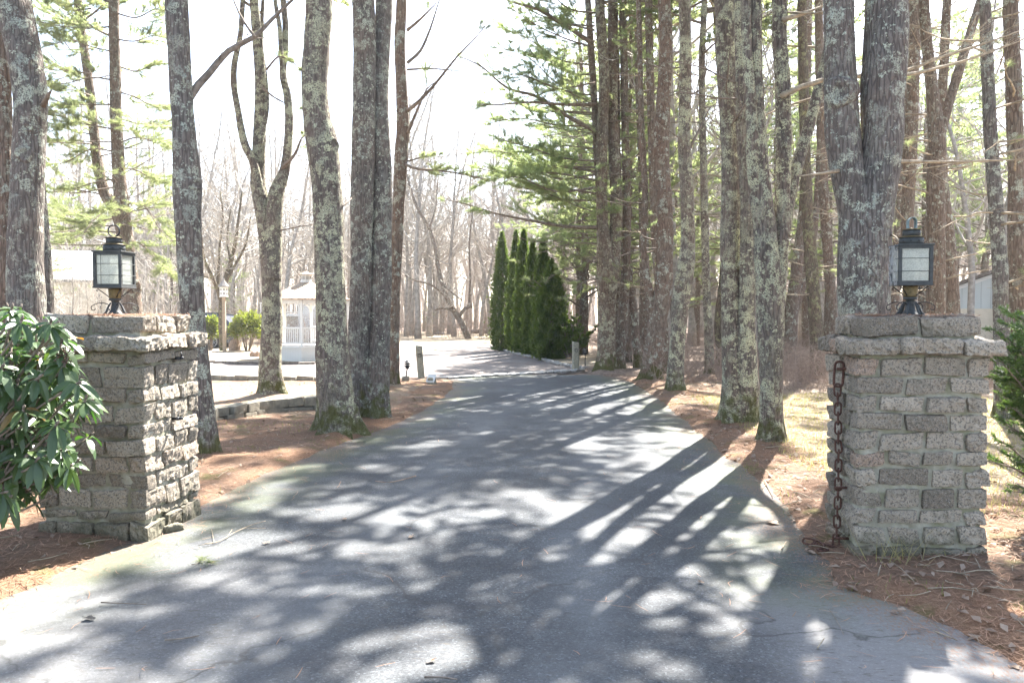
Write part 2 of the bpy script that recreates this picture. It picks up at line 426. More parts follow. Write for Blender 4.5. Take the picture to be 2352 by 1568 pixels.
def groundmat():
    m, nt, b = mat('forest_floor')
    c = coords(nt)
    z = nt.nodes.new('ShaderNodeAttribute'); z.attribute_name = 'zone'
    sz = nt.nodes.new('ShaderNodeSeparateColor'); L(nt, z.outputs['Color'], sz.inputs[0])
    # pine needles: fine crossed streaks
    s1 = noise_(nt, mapping(nt, c, (120, 22, 20)), 1.0, 3, 0.7, 0.8)
    s2 = noise_(nt, mapping(nt, c, (24, 130, 20)), 1.0, 3, 0.7, 0.8)
    st = math_(nt, 'MAXIMUM', s1, s2)
    need = ramp(nt, st, [(0.35, (0.14, 0.075, 0.045)), (0.55, (0.285, 0.165, 0.098)), (0.72, (0.43, 0.285, 0.185))]).outputs[0]
    need = mix(nt, ramp(nt, noise_(nt, c, 0.9, 5, 0.6), [(0.40, 0), (0.62, 0.85)]).outputs[0], need, (0.165, 0.118, 0.088))
    need = mix(nt, ramp(nt, noise_(nt, c, 2.2, 4, 0.6), [(0.57, 0), (0.68, 0.65)]).outputs[0], need, (0.12, 0.13, 0.04))
    # pale dry lawn
    lw = ramp(nt, noise_(nt, mapping(nt, c, (30, 9, 9)), 1.0, 5, 0.75), [(0.3, (0.27, 0.215, 0.15)), (0.7, (0.47, 0.395, 0.295))]).outputs[0]
    lw = mix(nt, ramp(nt, noise_(nt, c, 0.7, 5, 0.6), [(0.53, 0), (0.70, 0.35)]).outputs[0], lw, (0.21, 0.215, 0.085))
    lw = mix(nt, ramp(nt, noise_(nt, c, 3.0, 5, 0.65), [(0.55, 0), (0.7, 0.55)]).outputs[0], lw, (0.27, 0.155, 0.095))
    # woodland leaf litter
    vt = nt.nodes.new('ShaderNodeTexVoronoi'); vt.inputs['Scale'].default_value = 16; L(nt, c, vt.inputs['Vector'])
    vs = nt.nodes.new('ShaderNodeSeparateColor'); L(nt, vt.outputs['Color'], vs.inputs[0])
    lf = ramp(nt, vs.outputs[0], [(0.0, (0.14, 0.10, 0.075)), (0.5, (0.27, 0.20, 0.155)), (1.0, (0.40, 0.32, 0.26))]).outputs[0]
    lf = mix(nt, 0.5, lf, ramp(nt, noise_(nt, c, 7, 5, 0.7), [(0.3, 0.5), (0.7, 1.3)]).outputs[0], 'MULTIPLY')
    col = mix(nt, sz.outputs[0], lf, need)
    col = mix(nt, math_(nt, 'MULTIPLY', sz.outputs[1], ramp(nt, math_(nt, 'ADD', noise_(nt, c, 1.8, 5, 0.65), math_(nt, 'SUBTRACT', sz.outputs[1], 0.5)), [(0.35, 0), (0.65, 1)]).outputs[0]), col, lw)
    L(nt, col, b.inputs['Base Color']); b.inputs['Roughness'].default_value = 0.95; b.inputs['Specular IOR Level'].default_value = 0.15
    bump(nt, b, math_(nt, 'ADD', st, math_(nt, 'ADD', noise_(nt, c, 9, 5, 0.7), math_(nt, 'MULTIPLY', vs.outputs[0], 0.4))), 0.9, 0.03)
    return m
M['ground'] = groundmat()
M['needle_litter'] = leafmat('needle_litter', (0.20, 0.10, 0.058), (0.50, 0.31, 0.20), 0.15, 0.8, tcol=(1, 1, 1))
M['dead_leaf'] = leafmat('dead_leaf', (0.17, 0.11, 0.075), (0.42, 0.33, 0.25), 0.2, 0.8, tcol=(1.1, 1, 0.8), noise_scale=20)
M['grassblade'] = leafmat('grassblade', (0.36, 0.29, 0.18), (0.16, 0.18, 0.06), 0.4, 0.6, noise_scale=1.5)
M['verdigris'] = simple('verdigris', (0.045, 0.048, 0.047), 0.65, 0.1, var=0.35, scale=30, bmp=0.15)
M['brass'] = simple('brass', (0.13, 0.095, 0.042), 0.55, 0.4, var=0.45, scale=40, bmp=0.15)
M['rust'] = simple('rust', (0.105, 0.050, 0.035), 0.9, 0.2, var=0.5, scale=60, bmp=0.5)
M['iron'] = simple('iron', (0.03, 0.03, 0.032), 0.6, 0.5, var=0.3, scale=40)
M['white_paint'] = simple('white_paint', (0.74, 0.73, 0.70), 0.6, var=0.06, scale=3)
M['shingle'] = None
M['post_stone'] = simple('post_stone', (0.27, 0.255, 0.20), 0.9, var=0.3, scale=20, bmp=0.5)
M['block'] = simple('block', (0.215, 0.195, 0.15), 0.95, var=0.35, scale=9, bmp=0.7)
M['cobble'] = simple('cobble', (0.34, 0.325, 0.305), 0.9, var=0.35, scale=14, bmp=0.6)
M['wood_post'] = simple('wood_post', (0.30, 0.235, 0.17), 0.85, var=0.3, scale=16, bmp=0.4)
M['black_metal'] = simple('black_metal', (0.02, 0.02, 0.022), 0.5, 0.3, var=0.3, scale=30)
M['stump'] = simple('stump', (0.30, 0.21, 0.15), 0.9, var=0.45, scale=12, bmp=0.8)
M['log'] = simple('log', (0.15, 0.125, 0.105), 0.95, var=0.4, scale=10, bmp=0.8)
M['bulb'] = simple('bulb', (0.80, 0.80, 0.76), 0.35, var=0.04)
M['lampglass_dark'] = simple('lampglass_dark', (0.30, 0.31, 0.31), 0.15, var=0.1)

def glassmat():
    m, nt, b = mat('seeded_glass')
    c = coords(nt)
    n = noise_(nt, c, 110, 3, 0.6)
    col = ramp(nt, n, [(0.35, (0.72, 0.74, 0.72)), (0.65, (0.92, 0.93, 0.91))]).outputs[0]
    tr = nt.nodes.new('ShaderNodeBsdfTransparent'); L(nt, col, tr.inputs[0])
    tl = nt.nodes.new('ShaderNodeBsdfTranslucent'); tl.inputs[0].default_value = (0.80, 0.81, 0.78, 1)
    df = nt.nodes.new('ShaderNodeBsdfDiffuse'); df.inputs[0].default_value = (0.7, 0.71, 0.69, 1)
    gl = nt.nodes.new('ShaderNodeBsdfGlossy'); gl.inputs['Roughness'].default_value = 0.12
    a = nt.nodes.new('ShaderNodeMixShader'); a.inputs[0].default_value = 0.3; L(nt, tl.outputs[0], a.inputs[1]); L(nt, df.outputs[0], a.inputs[2])
    f = ramp(nt, n, [(0.3, 0.45), (0.7, 0.72)]).outputs[0]
    bb = nt.nodes.new('ShaderNodeMixShader'); L(nt, f, bb.inputs[0]); L(nt, tr.outputs[0], bb.inputs[1]); L(nt, a.outputs[0], bb.inputs[2])
    d = nt.nodes.new('ShaderNodeMixShader'); d.inputs[0].default_value = 0.07; L(nt, bb.outputs[0], d.inputs[1]); L(nt, gl.outputs[0], d.inputs[2])
    L(nt, d.outputs[0], nt.nodes['Material Output'].inputs[0])
    return m
M['glass'] = glassmat()

def shinglemat(name, c1, c2):
    m, nt, b = mat(name)
    c = coords(nt)
    br = nt.nodes.new('ShaderNodeTexBrick'); br.inputs['Scale'].default_value = 1.0
    br.inputs['Color1'].default_value = (*c1, 1); br.inputs['Color2'].default_value = (*c2, 1); br.inputs['Mortar'].default_value = (c1[0] * 0.4, c1[1] * 0.4, c1[2] * 0.4, 1)
    br.inputs['Brick Width'].default_value = 0.22; br.inputs['Row Height'].default_value = 0.11; br.inputs['Mortar Size'].default_value = 0.012
    L(nt, c, br.inputs['Vector'])
    nn = noise_(nt, c, 7, 4)
    col = mix(nt, 0.6, br.outputs['Color'], ramp(nt, nn, [(0.3, 0.6), (0.7, 1.25)]).outputs[0], 'MULTIPLY')
    L(nt, col, b.inputs['Base Color']); b.inputs['Roughness'].default_value = 0.9
    return m
M['shingle'] = shinglemat('shingle', (0.34, 0.235, 0.15), (0.46, 0.36, 0.26))
M['roof_pale'] = shinglemat('roof_pale', (0.42, 0.41, 0.40), (0.52, 0.51, 0.50))

def siding(name, col, vertical=True, pitch=0.3, depth=0.5):
    m, nt, b = mat(name)
    c = coords(nt)
    sx = nt.nodes.new('ShaderNodeSeparateXYZ'); L(nt, c, sx.inputs[0])
    src = sx.outputs[0] if vertical else sx.outputs[2]
    fr = math_(nt, 'FRACT', math_(nt, 'DIVIDE', src, pitch))
    g = ramp(nt, fr, [(0.0, 0.0), (0.06, 1.0), (0.94, 1.0), (1.0, 0.0)]).outputs[0]
    base = mix(nt, noise_(nt, c, 2, 4), tuple(v * 0.88 for v in col), tuple(min(1, v * 1.1) for v in col))
    base = mix(nt, 0.3, base, g, 'MULTIPLY')
    L(nt, base, b.inputs['Base Color']); b.inputs['Roughness'].default_value = 0.7
    bump(nt, b, g, depth, 0.02)
    return m
M['siding_grey'] = siding('siding_grey', (0.46, 0.50, 0.50), True, 0.3)
M['siding_white'] = siding('siding_white', (0.66, 0.67, 0.67), False, 0.12)
M['siding_beige'] = siding('siding_beige', (0.52, 0.50, 0.44), False, 0.12)
M['skirt_white'] = siding('skirt_white', (0.70, 0.68, 0.64), True, 0.06, 0.3)
M['cream'] = simple('cream', (0.58, 0.52, 0.42), 0.7, var=0.06)
M['car_paint'] = None
def paint(name, col):
    m, nt, b = mat(name)
    n = noise_(nt, coords(nt), 30, 2)
    L(nt, ramp(nt, n, [(0.3, tuple(v * 0.9 for v in col)), (0.7, tuple(v * 1.1 for v in col))]).outputs[0], b.inputs['Base Color'])
    b.inputs['Roughness'].default_value = 0.28; b.inputs['Coat Weight'].default_value = 0.8; b.inputs['Coat Roughness'].default_value = 0.05
    return m
M['car_paint'] = paint('car_paint', (0.018, 0.026, 0.045))
M['car_glass'] = simple('car_glass', (0.03, 0.04, 0.045), 0.08, var=0.1)
M['tyre'] = simple('tyre', (0.025, 0.025, 0.026), 0.9, var=0.2)
M['rim'] = simple('rim', (0.45, 0.45, 0.46), 0.35, 0.8, var=0.1)
M['window'] = simple('window', (0.05, 0.06, 0.07), 0.1, var=0.2)
M['shutter'] = simple('shutter', (0.035, 0.042, 0.055), 0.6, var=0.2)

# ------------------------------------------------------------------ ground, driveway
drive_px_left = [(-350, 1490), (-150, 1445), (0, 1395), (150, 1325), (330, 1248), (455, 1186), (545, 1135), (640, 1085), (800, 1020), (900, 982), (975, 948), (1030, 915), (1054, 893), (1050, 880)]
drive_px_right = [(1340, 852), (1440, 878), (1515, 925), (1560, 968), (1610, 1015), (1690, 1080), (1780, 1165), (1830, 1240), (1868, 1300), (1900, 1352), (1960, 1368), (2050, 1398), (2140, 1446), (2280, 1525), (2420, 1590)]
gravel_low = [(1035, 869), (990, 866), (940, 868), (820, 872), (730, 871), (480, 868), (200, 866), (-200, 864)]
gravel_top = [(-200, 834), (200, 834), (480, 832), (730, 830), (900, 818), (1000, 806), (1060, 797), (1110, 790), (1128, 796), (1160, 808), (1215, 822), (1290, 840), (1335, 850)]
DL = [G(*q)[:2] for q in drive_px_left]; DR = [G(*q)[:2] for q in drive_px_right]
street = [np.array(q) for q in [(7.0, 2.35), (30, 2.2), (30, -9), (-30, -9), (-30, 3.2), (-9, 3.4)]]
DRIVE = np.array(DL + [G(1050, 869)[:2], G(1180, 862)[:2], G(1290, 852)[:2]] + DR + street)
GRAV = np.array([G(*q)[:2] for q in [(1052, 876)] + gravel_low + gravel_top] + [G(1290, 852)[:2], G(1180, 862)[:2]])

def sdist(poly, X, Y):
    """signed distance to polygon: negative inside (numpy arrays)"""
    d2 = np.full(X.shape, 1e18); inside = np.zeros(X.shape, bool)
    n = len(poly)
    for i in range(n):
        a, c = poly[i], poly[(i + 1) % n]
        ex, ey = c[0] - a[0], c[1] - a[1]
        wx, wy = X - a[0], Y - a[1]
        t = np.clip((wx * ex + wy * ey) / (ex * ex + ey * ey + 1e-12), 0, 1)
        dx, dy = wx - ex * t, wy - ey * t
        d2 = np.minimum(d2, dx * dx + dy * dy)
        c1 = (a[1] <= Y) & (c[1] > Y); c2 = (c[1] <= Y) & (a[1] > Y)
        cr = ex * wy - ey * wx
        inside ^= (c1 & (cr > 0)) | (c2 & (cr < 0))
    d = np.sqrt(d2)
    return np.where(inside, -d, d)

def sstep(a, b, x):
    t = np.clip((x - a) / (b - a), 0, 1); return t * t * (3 - 2 * t)

def vnoise(X, Y, s, seed=0):
    """cheap smooth value noise in numpy"""
    x, y = X * s, Y * s
    xi, yi = np.floor(x).astype(int), np.floor(y).astype(int)
    fx, fy = x - xi, y - yi
    fx, fy = fx * fx * (3 - 2 * fx), fy * fy * (3 - 2 * fy)
    def h(a, b):
        v = np.sin(a * 127.1 + b * 311.7 + seed * 74.7) * 43758.5453
        return v - np.floor(v)
    return (h(xi, yi) * (1 - fx) + h(xi + 1, yi) * fx) * (1 - fy) + (h(xi, yi + 1) * (1 - fx) + h(xi + 1, yi + 1) * fx) * fy

MOUNDS = [G(*q)[:2] for q in [(474, 1062), (626, 916), (772, 1002), (862, 956), (902, 896), (1393, 853), (1494, 876), (1552, 906), (1630, 872), (1690, 974), (1774, 1030), (1990, 1076)]]
def ground_z(X, Y):
    sd = np.minimum(sdist(DRIVE, X, Y), sdist(GRAV, X, Y))
    n = vnoise(X, Y, 2.3, 1) * 0.5 + vnoise(X, Y, 6.0, 2) * 0.3 + vnoise(X, Y, 14.0, 3) * 0.2 - 0.5
    z = -0.035 + 0.075 * sstep(-0.06, 0.30, sd + n * 0.16) + 0.05 * sstep(0.3, 2.0, sd) * (vnoise(X, Y, 0.7, 4) + 0.0) + n * 0.03 * sstep(0.0, 0.5, sd)
    for mx, my in MOUNDS: z = z + 0.075 * np.exp(-((X - mx) ** 2 + (Y - my) ** 2) / 0.16) * sstep(0.02, 0.3, sd)
    return z, sd

def grid_mesh(name, xs, ys, zfun, mats, attrs=None, keep=None):
    X, Y = np.meshgrid(xs, ys)
    Z, ex = zfun(X, Y)
    nx, ny = len(xs), len(ys)
    V = np.stack([X, Y, Z], -1).reshape(-1, 3)
    idx = np.arange(nx * ny).reshape(ny, nx)
    q = np.stack([idx[:-1, :-1], idx[:-1, 1:], idx[1:, 1:], idx[1:, :-1]], -1).reshape(-1, 4)
    if keep is not None:
        k = keep(X, Y, ex).reshape(-1); q = q[k[q].any(1)]
    me = bpy.data.meshes.new(name)
    me.from_pydata(V.tolist(), [], q.tolist())
    me.materials.append(mats)
    me.polygons.foreach_set('use_smooth', np.ones(len(q), bool))
    for nm, fun in (attrs or {}).items():
        val = fun(X, Y, ex)
        if val.ndim == 3:
            at = me.attributes.new(nm, 'FLOAT_COLOR', 'POINT'); at.data.foreach_set('color', val.reshape(-1).astype(np.float32))
        else:
            at = me.attributes.new(nm, 'FLOAT', 'POINT'); at.data.foreach_set('value', val.reshape(-1).astype(np.float32))
    me.update()
    return link(name, me)

def spaced(lo, hi, fine_lo, fine_hi, d, grow=1.25):
    mid = list(np.arange(fine_lo, fine_hi + d / 2, d)); a = []; x, s = fine_lo, d
    while x > lo: s = min(s * grow, 25); x -= s; a.append(x)
    b = []; x, s = mid[-1], d
    while x < hi: s = min(s * grow, 25); x += s; b.append(x)
    return np.array(a[::-1] + mid + b)

xs = spaced(-150, 150, -5.2, 6.2, 0.085, 1.12)
ys = spaced(-14, 170, 2.2, 20.5, 0.085, 1.12)
def zone(X, Y, sd):
    need = sstep(3.6, 1.0, sd) * sstep(22, 18, Y)
    need = np.maximum(need, sstep(9.0, 7.0, Y) * 0.9)
    need = np.maximum(need, 0.75 * ((X < -1) & (Y < 17)))
    lawn = np.maximum(sstep(22.5, 25, Y) * sstep(5.0, 1.5, X) * sstep(75, 55, Y),
                      0.72 * sstep(2.5, 3.5, X) * sstep(6.4, 7.3, Y) * sstep(15.5, 13.0, Y) * sstep(0.5, 1.1, sd))
    lawn = np.maximum(lawn, 0.5 * sstep(-0.5, 0.3, X) * sstep(10.5, 12, Y) * sstep(20, 18, Y) * sstep(0.2, 1.2, sd))
    lawn = np.maximum(lawn, 0.55 * (X < -2) * sstep(11.8, 12.8, Y) * sstep(19, 17, Y))
    out = np.zeros(X.shape + (4,)); out[..., 0] = need; out[..., 1] = lawn; out[..., 3] = 1
    return out
tag(grid_mesh('ground', xs, ys, ground_z, M['ground'], {'zone': zone}), 'pine needle strewn woodland ground and pale lawn around the driveway', 'ground', kind='structure')

dxs = spaced(-30, 30, -4.2, 4.6, 0.12, 1.2); dys = spaced(-9, 21, 2.2, 20.5, 0.12, 1.2)
def dz(X, Y):
    return np.zeros(X.shape) + 0.006 * (vnoise(X, Y, 0.6, 9) - 0.5), sdist(DRIVE, X, Y)
tag(grid_mesh('driveway', dxs, dys, dz, M['asphalt'],
    {'edge': lambda X, Y, e: np.clip(sstep(-0.95, -0.05, e) * sstep(3.6, 5.0, Y), 0, 1),
     'track': lambda X, Y, e: (np.exp(-((np.abs(X - (-0.35 + (Y - 5) * 0.11)) - 0.80) / 0.26) ** 2)) * sstep(16, 12, Y),
     'lip': lambda X, Y, e: sstep(-0.40, 0.05, e + (vnoise(X, Y, 2.1, 15) - 0.5) * 0.4) * sstep(2.6, 3.4, Y),
     'apron': lambda X, Y, e: sstep(1.0, 1.6, X + (vnoise(X, Y, 3, 5) - 0.5) * 0.3) * sstep(5.0, 4.5, Y + (vnoise(X, Y, 3, 6) - 0.5) * 0.3) * 0.9 + 0.5 * sstep(-0.5, -2.0, X) * sstep(6, 4.5, Y)},
    keep=lambda X, Y, e: e < 0.35), 'worn grey asphalt driveway dappled with tree shade', 'driveway', kind='structure')
gxs = spaced(-22, 6, -6, 3, 0.25, 1.2); gys = np.arange(16.0, 46, 0.25)
def gz(X, Y): return np.full(X.shape, -0.008), sdist(GRAV, X, Y)
tag(grid_mesh('gravel_road', gxs, gys, gz, M['gravel'], keep=lambda X, Y, e: e < 0.35), 'needle strewn gravel lane curving past the lawn', 'lane', kind='structure')

# ------------------------------------------------------------------ vegetation generators
def needles(P, D, n, Ln, W, rng, spread=0.55, tint=None, jl=0.3):
    """N tufts of n slim triangles. returns (N*n*3,3) vertices and per-vertex tint"""
    P = np.asarray(P, float).reshape(-1, 3); D = np.asarray(D, float).reshape(-1, 3)
    k = len(P)
    if k == 0: return np.zeros((0, 3)), np.zeros(0)
    P = np.repeat(P, n, 0); D = np.repeat(D, n, 0)
    d = D + spread * rng.normal(size=D.shape); d /= np.maximum(np.linalg.norm(d, axis=1)[:, None], 1e-9)
    q = np.cross(d, rng.normal(size=D.shape)); q /= np.maximum(np.linalg.norm(q, axis=1)[:, None], 1e-9)
    Lr = Ln * (1 + jl * rng.uniform(-1, 1, size=(k * n, 1)))
    a = P - q * W / 2; b = P + q * W / 2; c = P + d * Lr
    V = np.stack([a, b, c], 1).reshape(-1, 3)
    t = rng.uniform(0, 1, k) if tint is None else np.asarray(tint)
    return V, np.repeat(np.repeat(t, n), 3)

def pine_limb(mb, tp, td, p0, az, Ln, r0, rng, elev=0.1, curve=0.25, nsub=12, fol=1.0, step=0.05, subL=0.42, sides=5, path=None, t0=0.22, twigr=0.35, minr=0.004, tw=(1, 4)):
    if path is None:
        n = 8; pts = [np.array(p0, float)]; e = elev; a = az
        for i in range(n):
            d = np.array([math.cos(a) * math.cos(e), math.sin(a) * math.cos(e), math.sin(e)])
            pts.append(pts[-1] + d * Ln / n)
            e += curve / n + rng.normal() * 0.06; a += rng.normal() * 0.10
        path = np.array(pts)
    path = np.asarray(path, float); n = len(path) - 1
    rad = r0 * (1 - 0.85 * np.linspace(0, 1, n + 1)) + minr
    mb.tube(path, rad, sides)
    side = 1
    for t in np.linspace(t0, 1.0, nsub):
        t = min(1.0, t + rng.uniform(-0.03, 0.03)); side = -side
        k = min(n - 1, int(t * n)); f = t * n - k
        q = path[k] * (1 - f) + path[min(k + 1, n)] * f
        dm = norm(path[min(k + 1, n)] - path[k])
        lat = norm(np.cross(dm, [0, 0, 1.0])) if abs(dm[2]) < 0.95 else np.array([1.0, 0, 0])
        an = rng.uniform(0.55, 1.1)
        d = norm(dm * math.cos(an) + lat * side * math.sin(an) + np.array([0, 0, rng.normal() * 0.18 + 0.05]))
        sl = max(0.12 * Ln / 2.5, subL * Ln * (1.12 - 0.85 * t) * rng.uniform(0.55, 1.25))
        m = 4; pp = [q]; dd = d.copy()
        for i in range(m):
            pp.append(pp[-1] + dd * sl / m); dd = norm(dd + np.array([rng.normal() * 0.12, rng.normal() * 0.12, 0.06 + rng.normal() * 0.08]))
        pp = np.array(pp)
        mb.tube(pp, np.linspace(max(r0 * twigr * (1 - 0.6 * t), minr * 1.2), minr * 0.7, m + 1), 3, cap=False)
        segs = [pp]
        for _ in range(rng.integers(*tw)):
            kk = rng.integers(1, m); dd2 = norm(norm(pp[kk + 1] - pp[kk]) + rng.normal(size=3) * np.array([0.6, 0.6, 0.25]))
            l2 = sl * rng.uniform(0.25, 0.5)
            s2 = np.array([pp[kk], pp[kk] + dd2 * l2 * 0.5, pp[kk] + dd2 * l2 + np.array([0, 0, 0.03 * l2])])
            mb.tube(s2, [minr * 0.9, minr * 0.7, minr * 0.45], 3, cap=False); segs.append(s2)
        if rng.uniform() < fol:
            for si, s2 in enumerate(segs):
                ls = np.linalg.norm(s2[-1] - s2[0]); cnt = max(2, int(ls * (0.8 if si == 0 else 0.95) / step))
                for c in range(cnt):
                    u = 1 - (c / cnt) * (0.68 if si == 0 else 0.85); x = u * (len(s2) - 1); kk = min(len(s2) - 2, int(x))
                    tp.append(s2[kk] + (s2[kk + 1] - s2[kk]) * (x - kk)); td.append(norm(s2[kk + 1] - s2[kk]) + np.array([0, 0, 0.25]))

RNG = np.random.default_rng(7)

def stem_path(pts, depth, ztop, rng, grounded=False, dd=0.0, wob=0.22):
    """pts: (px,py,width_px) from the foot upward, at the given distance; carried on above the frame to ztop"""
    n = len(pts); out = []
    for i, (px, py, w) in enumerate(pts):
        dy = depth + dd * i / max(1, n - 1)
        out.append([*P(px, py, dy), 0.5 * w * dy / F])
    if grounded:
        x, y = out[0][0], out[0][1]
        out[0][2] = 0.0
        out.insert(0, [x, y, -0.18, out[0][3] * 1.05])
    out = np.array(out)
    if ztop and out[-1][2] < ztop:
        d = norm(out[-1][:3] - out[-2][:3]); cur = out[-1].copy(); r0, z0 = cur[3], cur[2]; ext = []
        while cur[2] < ztop:
            d = norm(d * 0.8 + np.array([rng.normal() * wob * 0.4, rng.normal() * wob * 0.4, 0.55]))
            cur = cur.copy(); cur[:3] += d * 1.1
            cur[3] = r0 * (1 - 0.8 * (cur[2] - z0) / (ztop - z0 + 1)); ext.append(cur)
        out = np.vstack([out, np.array(ext)])
    return out

def trunk_tube(mb, path4, rng, sides=22, flare=True, ds=0.09, lump=0.055):
    """one tapering, lumpy, ridged stem"""
    p = smooth_path(path4, ds)
    pos, rad = p[:, :3], np.maximum(p[:, 3], 0.008)
    n = len(pos)
    tan = np.gradient(pos, axis=0); tan /= np.maximum(np.linalg.norm(tan, axis=1)[:, None], 1e-9)
    ref = np.array([1.0, 0, 0])
    u = ref - tan * (tan @ ref)[:, None]; u /= np.linalg.norm(u, axis=1)[:, None]; w = np.cross(tan, u)
    a = np.arange(sides) * 2 * math.pi / sides
    s0 = rng.uniform(0, 100); lob = rng.integers(4, 7); ph = rng.uniform(0, 6.28)
    vs = []
    for i in range(n):
        z = pos[i, 2]
        for j in range(sides):
            dirv = u[i] * math.cos(a[j]) + w[i] * math.sin(a[j])
            r = rad[i]
            if flare and z < 0.9:
                zz = max(z, 0)
                r *= 1 + 0.55 * math.exp(-zz / 0.22) * (0.72 + 0.70 * math.cos(lob * a[j] + ph) + 0.2 * math.cos(3 * a[j] + ph * 2))
            q = pos[i] + dirv * r
            lo = mnoise.noise(Vector((q[0] * 2.2 + s0, q[1] * 2.2, q[2] * 1.1)))
            md = mnoise.noise(Vector((q[0] * 9 + s0, q[1] * 9, q[2] * 4.0)))
            hi = mnoise.noise(Vector((q[0] * 34 + s0, q[1] * 34, q[2] * 7.0)))
            q = q + dirv * (r * (lump * 1.6 * lo + lump * 0.8 * md) + min(0.007, r * 0.05) * hi)
            vs.append(q)
    fs = []
    for i in range(n - 1):
        for j in range(sides):
            k = (j + 1) % sides
            fs.append((i * sides + j, i * sides + k, (i + 1) * sides + k, (i + 1) * sides + j))
    fs.append(tuple((n - 1) * sides + j for j in range(sides)))
    mb.add(vs, fs)
    return pos, rad

def knot(mb, c, d, r, rng):
    """healed branch scar: a raised collar round a sunken middle"""
    d = norm(d); ref = norm(np.cross(d, [0, 0, 1])); up = np.cross(ref, d); vs = []; fs = []; S = 14
    prof = [(1.5, -0.5), (1.25, 0.12), (1.0, 0.3), (0.72, 0.26), (0.5, 0.02), (0.2, -0.02)]
    for pr, h in prof:
        for j in range(S):
            a = 2 * math.pi * j / S; rr = pr * r * (1 + 0.1 * math.sin(3 * a + c[2] * 9))
            vs.append(c + (ref * math.cos(a) + up * math.sin(a) * 1.1) * rr + d * h * r)
    for i in range(len(prof) - 1):
        for j in range(S):
            k = (j + 1) % S; fs.append((i * S + j, i * S + k, (i + 1) * S + k, (i + 1) * S + j))
    fs.append(tuple((len(prof) - 1) * S + j for j in range(S)))
    mb.add(vs, fs)

